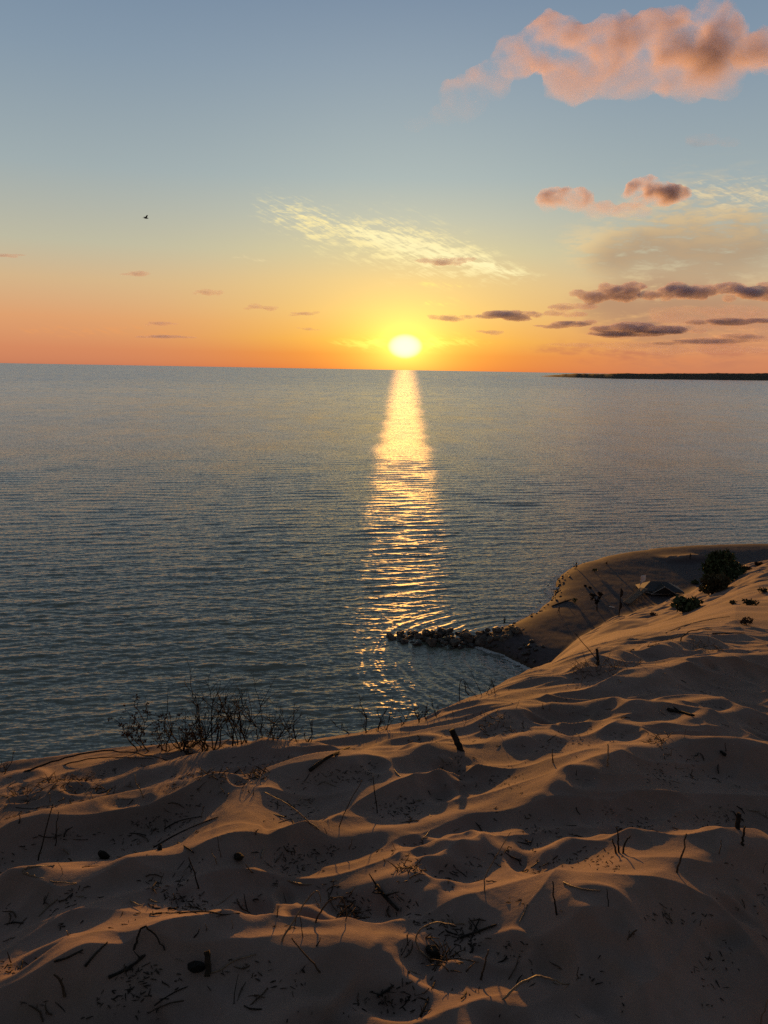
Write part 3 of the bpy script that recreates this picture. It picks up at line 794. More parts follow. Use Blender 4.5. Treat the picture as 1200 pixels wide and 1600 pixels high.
# ------------------------------------------------------------------ beach hut, boardwalk, flag, posts, boat, log
def build_hut():
    c = ground_at(1030, 926)[0]; u = math.dist(c, CAM)/FPX
    root = empty('beach_shelter', (c[0], c[1], c[2]), R(-4))
    L, W, hw, hr = 62*u, 40*u*.9, 6*u, 17*u
    mb = MB(); a, b = L/2, W/2
    e = [(-a, -b, hw), (a, -b, hw), (a, b, hw), (-a, b, hw)]; r1, r2 = (-a*.45, 0, hr), (a*.30, 0, hr)
    mb.poly([e[0], e[1], r2, r1]); mb.poly([e[2], e[3], r1, r2]); mb.poly([e[1], e[2], r2]); mb.poly([e[3], e[0], r1])
    mb.poly([(p[0], p[1], p[2]-.12) for p in e][::-1])
    mb.build('roof', M_SLATE, root, False)
    g2 = MB(); f = (-a*.18, -b-1.4, hw*.9); 
    g2.poly([(-a*.55, -b-1.2, hw*.82), (a*.55, -b-1.2, hw*.95), (0, -b*.3, hr*.98)]); g2.poly([(a*.55, -b-1.2, hw*.95), (-a*.55, -b-1.2, hw*.82), (0, -b-1.2, hr*.9)]); g2.poly([(-a*.55, -b-1.2, hw*.82), (0, -b*.3, hr*.98), (0, -b-1.2, hr*.9)]); g2.poly([(0, -b*.3, hr*.98), (a*.55, -b-1.2, hw*.95), (0, -b-1.2, hr*.9)])
    g2.build('gable', M_CLOTH, root, False)
    t = MB(); t.tube([(-a*.55, -b-1.25, hw*.84), (0, -b-1.25, hr*.93), (a*.55, -b-1.25, hw*.97)], .10); t.tube([(-a, -b, hw), (-a*.5, -b-1.2, hw*.8)], .11)
    t.tube([(-a*.6, -b-1.25, hw*.70), (a*.95, -b-.6, hw*.86)], .10)
    t.build('trim', M_TRIM, root, False)
    for x in (-a*.95, -a*.3, a*.3, a*.95):
        for y in (-b*.95, b*.95): MB().tube([(x, y, -.6), (x, y, hw)], .09, 6).build('post', M_WOOD, root)
    w_ = MB(); w_.box((0, b*.5, hw*.45), (L*.8, .12, hw*.9)); w_.build('wall', M_CLOTH, root, False)
    tag(root, 'dark slate beach shelter with a pitched canvas roof and gable below the dune', 'shelter')
    # boardwalk ramp
    p0 = ground_at(979, 946)[0]; p1 = ground_at(1000, 934)[0]; q = empty('boardwalk_ramp', tuple(p0))
    d = Vector(p1-p0)+Vector((0, 0, .3)); n = Vector((-d.y, d.x, 0)).normalized()
    deck = MB(); rails = []
    A = Vector((0, 0, .7)); Bv = d*1.25+Vector((0, 0, 1.3))
    for i in range(16):
        c_ = A.lerp(Bv, i/15); deck.box(c_, (1.7, .42, .07), Matrix.Rotation(math.atan2(n.y, n.x), 3, 'Z'))
    deck.build('deck', M_WOOD, q, False)
    for sg in (-.85, .85):
        MB().tube([A+n*sg+Vector((0, 0, -.1)), Bv+n*sg+Vector((0, 0, -.1))], .09, 4).build('beam', M_WOOD, q, False)
        for i in range(5):
            c_ = A.lerp(Bv, (i+.3)/5)+n*sg; MB().tube([c_+Vector((0, 0, -2.0)), c_], .08, 4).build('post', M_WOOD, q, False)
    tag(q, 'slanting wooden boardwalk ramp on short posts leading up to the beach shelter', 'ramp')
    # flag
    fb = ground_at(999, 930)[0]; fl = empty('flag', tuple(fb)); uu = math.dist(fb, CAM)/FPX
    MB().tube([(0, 0, -.3), (0, 0, 30*uu)], [.05, .035], 6).build('pole', M_TRIM, fl)
    vs = []; fs = []
    for i in range(9):
        for j in range(7):
            s, tq = i/8, j/6; hgt = (14*uu)*(1-.72*s)
            vs.append((.05+s*7*uu, .25*math.sin(s*6)*s, 29*uu-14*uu*tq*(1-.5*s)+s*2.0*uu-(s*1.2*uu)*tq))
    for i in range(8):
        for j in range(6): k = i*7+j; fs.append((k, k+1, k+8, k+7))
    cl = mesh_obj('cloth', vs, fs, M_FLAG, fl); so = cl.modifiers.new('t', 'SOLIDIFY'); so.thickness = .02
    tag(fl, 'pale pinkish flag on a thin pole at the corner of the dark beach shelter', 'flag')
    # tall post with two dark bundles
    b0 = ground_at(967, 963)[0]; u2 = math.dist(b0, CAM)/FPX; po = empty('post', tuple(b0))
    MB().tube([(0, 0, -.4), (.05, 0, 20*u2), (0, 0, 43*u2)], [.85*u2, .7*u2, .5*u2], 6).build('pole', M_BARK, po)
    for zc, hh in ((36, 6.5), (17, 6)):
        mb = MB(); mb.tube([(1.2*u2, 0, (zc-hh)*u2), (1.9*u2, 0, (zc-hh*.4)*u2), (1.8*u2, .1*u2, (zc+hh*.4)*u2), (.6*u2, 0, (zc+hh)*u2)], [.6*u2, 2.2*u2, 1.9*u2, .5*u2], 8); mb.build('bundle', M_CLOTH, po)
    tag(po, 'tall thin dark post hung with two dark bundles at the edge of the lit slope', 'post')
    # forked dead plant
    b0 = ground_at(933, 954)[0]; u2 = math.dist(b0, CAM)/FPX; po = empty('dead_sapling', tuple(b0))
    MB().tube([(0, 0, -.3), (-.1, 0, 8*u2), (-.1, 0, 14*u2)], [1*u2, .85*u2, .75*u2], 6).tube([(-.1, 0, 13*u2), (-5*u2, .2, 20*u2), (-10*u2, .3, 27*u2)], [.75*u2, .65*u2, .4*u2], 5).tube([(-.1, 0, 14*u2), (1*u2, .2, 20*u2), (4*u2, .3, 28*u2)], [.75*u2, .65*u2, .4*u2], 5).build('trunk', M_BARK, po)
    for c, r_ in (((-8*u2, .2, 22*u2), (4*u2, .5, 5*u2)), ((3*u2, .2, 24*u2), (3*u2, .45, 5.5*u2)), ((-1.5*u2, 0, 14*u2), (2.5*u2, .3, 3*u2))):
        v, f = leaf_mesh([(c, r_)], 260, .28, 9); mesh_obj('leaf_clump', v, f, M_DARK, po, False)
    tag(po, 'forked dead sapling with two dark leaf clumps making a V on the beach', 'sapling')
    # boat, log, plank
    c = at_z(868, 923, .25)[0]; bt = empty('boat', (c[0], c[1], max(.12, zt(c[0], c[1])+.1)), R(20))
    vs = []; fs = []; n = 13
    for i in range(n):
        s = i/(n-1)*2-1; w = .48*(1-abs(s)**2.6)+.02; zk = .10*s*s
        vs += [(s*1.3, -w, .45+zk), (s*1.3, -w*.7, .12+zk), (s*1.3, 0, zk), (s*1.3, w*.7, .12+zk), (s*1.3, w, .45+zk), (s*1.3, w*.86, .42+zk), (s*1.3, 0, .12+zk), (s*1.3, -w*.86, .42+zk)]
    for i in range(n-1):
        for j in range(8): a_ = i*8+j; b_ = i*8+(j+1) % 8; fs.append((a_, b_, b_+8, a_+8))
    mesh_obj('hull', vs, fs, M_BOAT, bt)
    MB().box((-.35, 0, .36), (.22, .7, .05)).build('thwart', M_WOOD, bt, False); MB().box((.4, 0, .36), (.22, .66, .05)).build('thwart', M_WOOD, bt, False)
    tag(bt, "little white boat drawn up on the dark stones at the water's edge", 'boat')
    a0 = ground_at(862, 948)[0]; a1 = ground_at(893, 938)[0]; lg = empty('driftwood_log', tuple(a0)); dv = Vector(a1-a0)
    MB().tube([Vector((0, 0, .1)), dv*.35+Vector((0, 0, .16)), dv*.7+Vector((0, .15, .18)), dv+Vector((0, 0, .2))], [.12, .18, .17, .1], 8).tube([dv*.6+Vector((0, 0, .2)), dv*.66+Vector((.2, .4, .6))], [.07, .03]).build('trunk', M_BARK, lg)
    tag(lg, 'long dark driftwood log lying across the flat beach', 'log')
    c = ground_at(956, 949)[0]; pk = empty('plank', (c[0], c[1], c[2]+.06), R(-12)); MB().box((0, 0, 0), (1.1, .22, .06), Matrix.Rotation(.06, 3, 'Y')).build('board', M_BOAT, pk, False)
    tag(pk, 'short pale plank lying on the sand near the tall dark post', 'plank')
build_hut()

# ------------------------------------------------------------------ people
def person(px, py, h, yaw, pose, top, bottom, label, hair=(.03, .02, .015)):
    g = ground_at(px, py)[0]
    root = empty('person', (g[0], g[1], g[2]), yaw); root.scale = (h/1.75,)*3
    J = {'pelvis': (0, 0, .95), 'waist': (0, -.01, 1.10), 'chest': (0, .0, 1.32), 'neck': (0, .0, 1.48), 'chin': (0, .015, 1.54), 'head': (0, .02, 1.64), 'crown': (0, .01, 1.71)}
    rad = {'pelvis': .135, 'waist': .115, 'chest': .135, 'neck': .055, 'chin': .072, 'head': .092, 'crown': .06}
    E = [('pelvis', 'waist'), ('waist', 'chest'), ('chest', 'neck'), ('neck', 'chin'), ('chin', 'head'), ('head', 'crown')]
    sit = pose == 'sit'; dz = -.80 if sit else 0
    for s, n in ((-1, 'l'), (1, 'r')):
        J['hip'+n] = (s*.09, 0, .90); rad['hip'+n] = .095
        st = .16*s if pose == 'walk' else .0
        if sit: J['knee'+n] = (s*.12, .38, 1.22); J['ank'+n] = (s*.12, .66, .88); J['toe'+n] = (s*.12, .82, .86)
        else: J['knee'+n] = (s*.10, .02+st, .50); J['ank'+n] = (s*.10, -.02+st*1.5, .08); J['toe'+n] = (s*.12, .15+st*1.5, .035)
        rad['knee'+n] = .062; rad['ank'+n] = .042; rad['toe'+n] = .032
        J['sh'+n] = (s*.18, 0, 1.42); rad['sh'+n] = .062
        if pose == 'look': J['el'+n] = (s*.33, .04, 1.28); J['wr'+n] = (s*.20, .14, 1.10)
        elif sit: J['el'+n] = (s*.24, .16, 1.22); J['wr'+n] = (s*.12, .38, 1.24)
        else: J['el'+n] = (s*.25, -.03-st*.5, 1.15); J['wr'+n] = (s*.26, .06-st, .90)
        w = J['wr'+n]; J['hand'+n] = (w[0]*.98, w[1]+.04, w[2]-.09)
        rad['el'+n] = .042; rad['wr'+n] = .03; rad['hand'+n] = .03
        E += [('pelvis', 'hip'+n), ('hip'+n, 'knee'+n), ('knee'+n, 'ank'+n), ('ank'+n, 'toe'+n), ('chest', 'sh'+n), ('sh'+n, 'el'+n), ('el'+n, 'wr'+n), ('wr'+n, 'hand'+n)]
    names = list(J); idx = {n: i for i, n in enumerate(names)}
    me = bpy.data.meshes.new('t'); me.from_pydata([(J[n][0], J[n][1], J[n][2]+dz) for n in names], [(idx[a], idx[b]) for a, b in E], [])
    o = bpy.data.objects.new('t', me); COL.objects.link(o)
    sk = o.modifiers.new('s', 'SKIN'); sd = o.modifiers.new('d', 'SUBSURF'); sd.levels = 1; sd.render_levels = 1
    for n in names:
        vv = me.skin_vertices[0].data[idx[n]]; vv.radius = (rad[n],)*2; vv.use_root = n == 'pelvis'
    dg = bpy.context.evaluated_depsgraph_get(); bm_ = bpy.data.meshes.new_from_object(o.evaluated_get(dg)); bpy.data.objects.remove(o)
    bm_.name = 'person'
    for m_ in (M_SKIN, cloth(top), cloth(bottom)): bm_.materials.append(m_)
    for p in bm_.polygons:
        c = p.center; z = c.z-dz
        arm = abs(c.x) > .2
        p.material_index = 1 if (1.0 < z < 1.47 and not (arm and z < 1.12)) or (sit and z > 1.0 and z < 1.47 and c.y < .2) else (2 if (z <= 1.02 and not arm and z > .1) or (sit and c.y > .1 and z > .95 and not arm) else 0)
        p.use_smooth = True
    b = bpy.data.objects.new('body', bm_); COL.objects.link(b); b.parent = root
    bmh = bmesh.new(); bmesh.ops.create_icosphere(bmh, subdivisions=2, radius=1)
    for v in bmh.verts: v.co = Vector((v.co.x*.10, v.co.y*.115-.015, 1.675+dz+v.co.z*.09-(.05 if v.co.y < -.3 else 0)*(1-v.co.z)))
    mh = bpy.data.meshes.new('hair'); bmh.to_mesh(mh); bmh.free(); mh.materials.append(cloth(hair)); ho = bpy.data.objects.new('hair', mh); COL.objects.link(ho); ho.parent = root
    tag(root, label, 'person'); return root
_cl = {}
def cloth(c):
    if c not in _cl: _cl[c] = simple_mat('clothing', c, tuple(x*1.3 for x in c), 15, .9, .2)
    return _cl[c]
person(788, 978, 1.75, 0, 'look', (.02, .02, .025), (.015, .015, .02), 'person in dark clothes standing at the root of the rock jetty looking out to sea')
person(900, 889, 1.75, .6, 'look', (.02, .018, .02), (.02, .02, .03), "person in dark clothes with elbows out standing at the far water's edge")
person(873, 959, 1.7, 1.2, 'walk', (.05, .045, .04), (.025, .025, .03), 'person in greyish clothes walking over the flat beach by the driftwood log')
person(948, 882, 1.7, .3, 'sit', (.02, .02, .025), (.03, .03, .03), 'person sitting on the beach close to the far waterline')
person(1078, 876, 1.7, -.4, 'stand', (.025, .02, .02), (.02, .02, .025), 'person standing in front of the low sand bank near the big tree')

# ------------------------------------------------------------------ bird
def build_bird():
    p = CAM+ray(228, 341)[0]*95; root = empty('bird', tuple(p), R(-50))
    mb = MB(); mb.tube([(0, -.26, 0), (0, -.16, .0), (0, 0, .01), (0, .14, .015), (0, .21, .03), (0, .25, .028), (0, .30, .02)], [.012, .045, .065, .05, .036, .03, .006], 8); mb.build('body', M_BIRD, root)
    for s in (-1, 1):
        vs = []; fs = []
        for i in range(7):
            t = i/6; x = s*(.04+.55*t); z = .02+(.26*math.sin(min(t*2.2, 1.57))-.10*max(0, t-.5))*(1 if s > 0 else .7); y0 = .09-.02*t-.16*max(0, t-.5); ch = .20*(1-t**1.6)+.015
            vs += [(x, y0, z), (x, y0-ch*.5, z+.008), (x, y0-ch, z-.005)]
        for i in range(6):
            for j in range(2): k = i*3+j; fs.append((k, k+1, k+4, k+3) if s > 0 else (k, k+3, k+4, k+1))
        w = mesh_obj('wing', vs, fs, M_BIRD, root); so = w.modifiers.new('t', 'SOLIDIFY'); so.thickness = .012
    tl = MB(); tl.poly([(-.03, -.22, .005), (.03, -.22, .005), (.06, -.36, 0), (-.06, -.36, 0)]); t = tl.build('tail', M_BIRD, root); so = t.modifiers.new('t', 'SOLIDIFY'); so.thickness = .01
    tag(root, 'small dark gull gliding alone in the clear sky above the sea', 'bird')
build_bird()

# ------------------------------------------------------------------ stems, twigs and driftwood on the dune
def px_point(base, bpx, q):
    d = math.dist(base, CAM); k = np.dot(base-CAM, _F)/FPX
    return base+_R*(q[0]-bpx[0])*k-_U*(q[1]-bpx[1])*k
def smooth(pts, n=4):
    P = [Vector(p) for p in pts]; out = []
    for i in range(len(P)-1):
        a = P[max(i-1, 0)]; b = P[i]; c = P[i+1]; d = P[min(i+2, len(P)-1)]
        for j in range(n):
            t = j/n
            out.append(.5*((2*b)+(c-a)*t+(2*a-5*b+4*c-d)*t*t+(3*b-a-3*c+d)*t**3))
    return out+[P[-1]]
def stem(name, pts, r, mat, label, cat='stem', depth=.0, sink=True, taper=.5, n=6):
    """standing stem: first pixel is where it leaves the sand; the rest rise from there, leaning by depth"""
    base = ground_near(*pts[0])
    W = [px_point(base, pts[0], q) for q in pts]
    L = max(1e-6, max(math.dist(w, base) for w in W))
    h = np.array([_F[0], _F[1], 0]); h /= np.linalg.norm(h)
    W = [w+h*depth*math.dist(w, base)+_R*0 for w in W]
    W = [W[0]-(W[1]-W[0])/max(1e-6, np.linalg.norm(W[1]-W[0]))*.02-np.array([0, 0, .015])]+W
    for w in W[2:]:
        gz = zt(w[0], w[1])+r*.6
        if w[2] < gz: w[2] = gz
    W = np.array(W)-base
    P = smooth(W); k = len(P)
    jit = [Vector((random.gauss(0, 1), random.gauss(0, 1), random.gauss(0, 1)))*r*(.35 if r < .01 else .12) for _ in P]
    P = [p+j for p, j in zip(P, jit)]
    root = mesh_obj(name, *_tube(P, [r*(1-(1-taper)*i/(k-1)) for i in range(k)], n), mat); root.location = base
    return tag(root, label, cat)
def _tube(P, rads, n=6):
    mb = MB().tube(P, rads, n); return mb.v, mb.f
def lying(name, pts, r, mat, label, cat='twig', lift=.6, taper=.6, side=0):
    G = [ (ground_near(*q) if r < .0099 or name != 'stick' else ground_at(*q)[0])+np.array([0, 0, r*lift]) for q in pts]
    r *= .68 if name != 'root' else 1
    base = G[0].copy(); P = smooth([g_-base for g_ in G], 3); k = len(P)
    mb = MB().tube(P, [r*(1-(1-taper)*i/(k-1))*random.uniform(.85, 1.15) for i in range(k)], 6)
    for _ in range(side):
        i = random.randrange(1, k-1); d = Vector((random.gauss(0, 1), random.gauss(0, 1), abs(random.gauss(0, .7)))).normalized()*r*random.uniform(4, 9)
        mb.tube([P[i], P[i]+d*.5, P[i]+d], [r*.5, r*.4, r*.2], 5)
    o = mb.build(name, mat); o.location = base; return tag(o, label, cat)
stem('reed_stem', [(785, 1562), (812, 1546), (842, 1540), (868, 1549), (893, 1571), (914, 1600)], .0042, M_PALE, 'long arched reed stem bowing over the dark sand at the bottom of the photo', depth=.3)
stem('reed_stem', [(440, 1471), (455, 1446), (472, 1421), (486, 1403), (497, 1400), (500, 1414)], .0036, M_PALE, 'reed stem bent into an open hoop on the lit ridge, the paler of two hoops', depth=.1)
stem('reed_stem', [(493, 1441), (504, 1421), (519, 1408), (534, 1407), (541, 1430), (540, 1468)], .0036, M_TWIG, 'brown reed hoop with its loose end hanging, beside the paler hoop', depth=.1)
stem('reed_stem', [(500, 1521), (478, 1488), (458, 1456)], .0038, M_TWIG, 'thin brown stem leaning over the shaded face under the two reed hoops', depth=-.2)
stem('forked_twig', [(210, 1482), (216, 1463), (223, 1449), (238, 1457), (250, 1474), (259, 1487)], .0045, M_DARK, 'dark twig folded into an upside-down V on the lit ridge', 'twig')
stem('reed_stem', [(78, 1354), (58, 1375), (47, 1391), (51, 1406), (70, 1421), (96, 1433), (135, 1441)], .004, M_PALE, 'hooked reed stem curling down the shaded face below the lit sand', depth=-.3)
stem('stick', [(870, 1430), (866, 1408), (864, 1379)], .0042, M_DARK, 'upright thin dark stick alone in the middle of the broad lit sand', 'stick')
stem('stick', [(1058, 1363), (1066, 1331), (1073, 1303)], .005, M_TWIG, 'tall leaning brown stick at the top of the big shaded face', 'stick')
stem('stick', [(949, 1198), (950, 1180), (950, 1163)], .006, M_PALE, 'pale upright stub of cane on the crest of the long ridge', 'stick')
stem('stick', [(60, 1345), (70, 1302), (82, 1258)], .0045, M_DARK, 'long dark stick leaning up across the hollow, the taller of a pair', 'stick')
stem('stick', [(87, 1322), (88, 1292), (92, 1269)], .0035, M_DARK, 'shorter dark stick standing beside the long leaning one', 'stick')
stem('reed_stem', [(498, 1297), (480, 1280), (450, 1254), (414, 1233)], .0038, M_PALE, 'long pale reed slanting down from the ridge crest across its shaded face', depth=-.1)
lying('branch', [(484, 1207), (505, 1192), (527, 1179), (546, 1170)], .016, M_DARK, 'thick dark branch lying up the sand to the dune rim', 'branch', side=2)
stem('stump', [(719, 1172), (713, 1157), (706, 1141)], .022, M_DARK, 'stout dark stump leaning out of the sand at the dune rim', 'stump', taper=.8, n=9)
stem('stick', [(590, 1271), (586, 1243), (583, 1214)], .0038, M_DARK, 'thin dark stick rising against the shaded face of the middle mound', 'stick')
stem('reed_stem', [(530, 1293), (546, 1256), (566, 1224)], .003, M_TWIG, 'faint leaning stem crossing the shaded face beside the thin dark stick', depth=.1)
stem('grass_blade', [(757, 1395), (759, 1370), (774, 1343), (798, 1304)], .003, M_PALE, 'single curved grass blade arching over the deep shaded hollow', 'grass blade', depth=.05)
stem('reed_stem', [(718, 1086), (718, 1061), (724, 1052), (735, 1069), (745, 1094)], .0042, M_DARK, 'dark hoop of reed standing out against the bay water', depth=.0)
stem('stick', [(753, 1087), (744, 1067), (735, 1048)], .0036, M_DARK, 'slanted dark stick against the bay water beside the dark hoop', 'stick')
stem('stick', [(936, 1036), (918, 1013), (897, 989)], .0062, M_DARK, 'long thin stick leaning over the beach from the dark stump', 'stick')
stem('stump', [(934, 1040), (934, 1027), (932, 1014)], .017, M_DARK, 'short dark stump at the rim with a long stick leaning from it', 'stump', taper=.75, n=8)
lying('stick', [(880, 1380), (892, 1386), (912, 1392), (938, 1394)], .005, M_PALE, 'glossy pale cane lying on the broad lit sand', 'stick')
lying('stick', [(718, 1467), (748, 1457), (776, 1447)], .007, M_DARK, 'dark straight stick lying on the lit sand near the bottom', 'stick', side=1)
stem('stick', [(752, 1531), (757, 1510), (763, 1485)], .0045, M_TWIG, 'brown stick standing over a scatter of dark twigs near the bottom', 'stick')
lying('driftwood', [(1044, 1112), (1062, 1115), (1084, 1121)], .022, M_DARK, 'thick short piece of driftwood at the foot of a shaded face', 'driftwood', side=1)
for q, lab in (([(967, 1332), (966, 1312), (964, 1294)], 'dark twig tallest in the clump beside the shaded hollow'), ([(973, 1334), (976, 1318), (985, 1306)], 'dark twig leaning away in the clump beside the shaded hollow'), ([(962, 1334), (960, 1322), (956, 1312)], 'short dark twig low in the clump beside the shaded hollow')):
    stem('twig', q, .005, M_DARK, lab, 'twig')
stem('stump', [(1152, 1295), (1153, 1284), (1155, 1271)], .011, M_DARK, 'dark square stub of wood standing in the lit sand at the photo edge', 'stump', taper=.95, n=6)
stem('stick', [(1160, 1322), (1161, 1308), (1164, 1293)], .007, M_DARK, 'dark stick standing just below the square stub of wood', 'stick')
stem('stick', [(310, 1389), (304, 1364), (295, 1340)], .0042, M_DARK, 'dark stick leaning across the shaded sand under the black lump', 'stick')
stem('root', [(1063, 1002), (1067, 994), (1080, 986), (1098, 983), (1113, 985)], .009, M_DARK, 'arched dark root lifting off the slope above the dune rim', 'root', depth=0)
lying('root', [(1113, 991), (1135, 990), (1163, 990)], .010, M_DARK, 'straight dark root lying along the top of the shaded hollow', 'root')
lying('driftwood', [(588, 1388), (597, 1400), (608, 1412), (622, 1425)], .012, M_DARK, 'splintered dark driftwood chunk in the middle of the sand', 'driftwood', side=5)
stem('grass_blade', [(1188, 1602), (1194, 1580), (1201, 1558)], .003, M_PALE, 'thin pale grass blade in the bottom corner of the dark face', 'grass blade')
stem('branch', [(40, 1206), (80, 1192), (125, 1179), (175, 1174), (225, 1180), (262, 1190)], .0065, M_DARK, 'long low dead branch bowing along the dune rim over the water', 'branch', taper=.4)
stem('branch', [(100, 1196), (130, 1188), (165, 1184), (205, 1190), (240, 1186)], .0045, M_DARK, 'thinner dead branch tangled under the long low one on the rim', 'branch', taper=.4)
stem('reed_stem', [(224, 1246), (219, 1234), (212, 1222), (211, 1211)], .0042, M_PALE, 'short pale crooked reed on the small ridge near the rim', depth=0)
lying('stick', [(240, 1325), (262, 1312), (288, 1299), (314, 1288), (341, 1278)], .005, M_DARK, 'long curved dark stick lying up the lit sand, the lower of two', 'stick')
lying('stick', [(257, 1297), (270, 1289), (284, 1283), (314, 1277)], .005, M_DARK, 'curved dark stick lying up the lit sand, the upper of two', 'stick')
lying('stick', [(190, 1327), (212, 1332), (230, 1337)], .0042, M_PALE, 'pale straight stick lying in the trough near the dark clods', 'stick')
lying('stick', [(278, 1318), (290, 1325), (303, 1334)], .006, M_DARK, 'short thick dark stick lying on the lit sand near the black lump', 'stick')
lying('stick', [(280, 1428), (305, 1426), (330, 1427), (350, 1432), (375, 1428)], .0045, M_DARK, 'thin twisted dark stick lying along the edge of the lit band', 'stick', side=4)
lying('stick', [(85, 1506), (103, 1499), (130, 1488)], .006, M_DARK, 'dark stick lying on the lit slope in the lower corner', 'stick', side=1)
lying('stick', [(133, 1512), (150, 1494), (168, 1475)], .006, M_DARK, 'dark stick pointing up the lit slope at the start of the shaded face', 'stick')
lying('branch', [(170, 1530), (195, 1518), (215, 1506), (227, 1494)], .008, M_DARK, 'dark branch lying on the shaded face under the folded twig', 'branch', side=2)
lying('stick', [(325, 1524), (345, 1518), (365, 1504), (400, 1494)], .004, M_PALE, 'bent pale stick lying on the shaded face by the black clod', 'stick')
stem('stump', [(325, 1524), (325, 1505), (324, 1488)], .012, M_BARK, 'grey stub of a plank upright beside the black clod', 'stump', taper=.95, n=4)
lying('stick', [(590, 1561), (610, 1547), (640, 1520)], .006, M_DARK, 'dark stick in the gully between the lit sand and the shaded mound', 'stick', side=3)
lying('twig', [(657, 1590), (668, 1565), (680, 1535)], .006, M_DARK, 'dark rough twig lying in the gully at the bottom of the photo', 'twig', side=5)
stem('reed_stem', [(672, 1500), (656, 1488), (650, 1470), (662, 1453), (690, 1447), (712, 1452)], .0036, M_PALE, 'pale reed bent in a loop around the dark tangle on the sand', depth=.1)
lying('root', [(1020, 1004), (1045, 1000), (1062, 993)], .006, M_DARK, 'small crooked root on the rim beside the arched root', 'root', side=3)
lying('root', [(985, 1018), (1000, 1010), (1012, 1011), (1030, 1006)], .007, M_DARK, 'gnarled root lying along the dune rim above the beach', 'root', side=4)
lying('stick', [(1040, 990), (1070, 978), (1110, 968), (1140, 964)], .010, M_DARK, 'long dark root trailing up the far slope beyond the rim', 'root')
def dead_mat(px, py, wpx, hpx, label, seed):
    g = ground_at(px, py)[0]; q = math.dist(g, CAM)/FPX; rr = random.Random(seed); mb = MB()
    for _ in range(46):
        x, y = rr.gauss(0, .33)*wpx*q, rr.gauss(0, .5)*wpx*q; z = zt(g[0]+x, g[1]+y)-g[2]
        d = Vector((rr.gauss(0, 1), rr.gauss(0, 1), abs(rr.gauss(0, .5)))).normalized()*rr.uniform(.3, 1)*hpx*q
        p = Vector((x, y, z)); mb.tube([p, p+d*.5+Vector((0, 0, .2))*d.length*.3, p+d], [.0024, .002, .0009], 4)
    o = mb.build('dead_grass', M_TWIG); o.location = tuple(g); tag(o, label, 'dead grass')
dead_mat(1105, 1015, 50, 26, 'dark mat of dead grass in the shaded hollow at the rim of the slope', 1)
dead_mat(338, 1214, 52, 22, 'dark mat of dead grass in the hollow under the dune rim', 2)
dead_mat(400, 1212, 30, 18, 'smaller mat of dead grass beside the one under the rim', 3)
dead_mat(960, 1050, 50, 26, 'tangled mat of dead grass behind the long thin stick', 4)
dead_mat(910, 1045, 30, 22, 'tuft of dead grass at the foot of the short rim stump', 5)
dead_mat(690, 1500, 40, 26, 'tangle of dead grass inside the looped pale reed', 6)
dead_mat(545, 1430, 30, 22, 'mat of dead grass in the gully beside the brown reed hoop', 7)
dead_mat(770, 1130, 40, 16, 'mat of dead grass near the stout dark stump', 8)
dead_mat(1030, 1160, 46, 14, 'mat of dead grass along the crest with the pale stub of cane', 9)
dead_mat(100, 1225, 70, 22, 'thin mat of dead grass on the rim under the long low branch', 10)
dead_mat(40, 1240, 60, 22, 'thin mat of dead grass at the photo edge near the rim', 11)
dead_mat(640, 1360, 36, 20, 'mat of dead grass in the trough above the curved grass blade', 12)
def clod(px, py, s, label):
    g = ground_at(px, py)[0]; q = math.dist(g, CAM)/FPX
    o = bpy.data.objects.new('clod', ROCKS[int(px) % 7].copy()); o.data.materials.clear(); o.data.materials.append(M_DARK); COL.objects.link(o)
    o.location = (g[0], g[1], g[2]+s*q*.25); o.scale = (s*q*.62, s*q*.42, s*q*.46); o.rotation_euler = (.5, .3, px)
    tag(o, label, 'clod')
clod(373, 1344, 18, 'black lump of charred wood sitting alone on the lit crest')
clod(163, 1341, 17, 'dark clod half buried in the trough with a stick beside it')
clod(250, 1328, 12, 'small dark clod among the curved sticks on the lit sand')
clod(308, 1518, 22, 'largest black clod lying on the shaded face near the bottom')
clod(678, 1494, 22, 'dark clod inside the looped pale reed')
clod(1130, 1180, 9, 'tiny dark clod on the far shaded face below the long ridge')

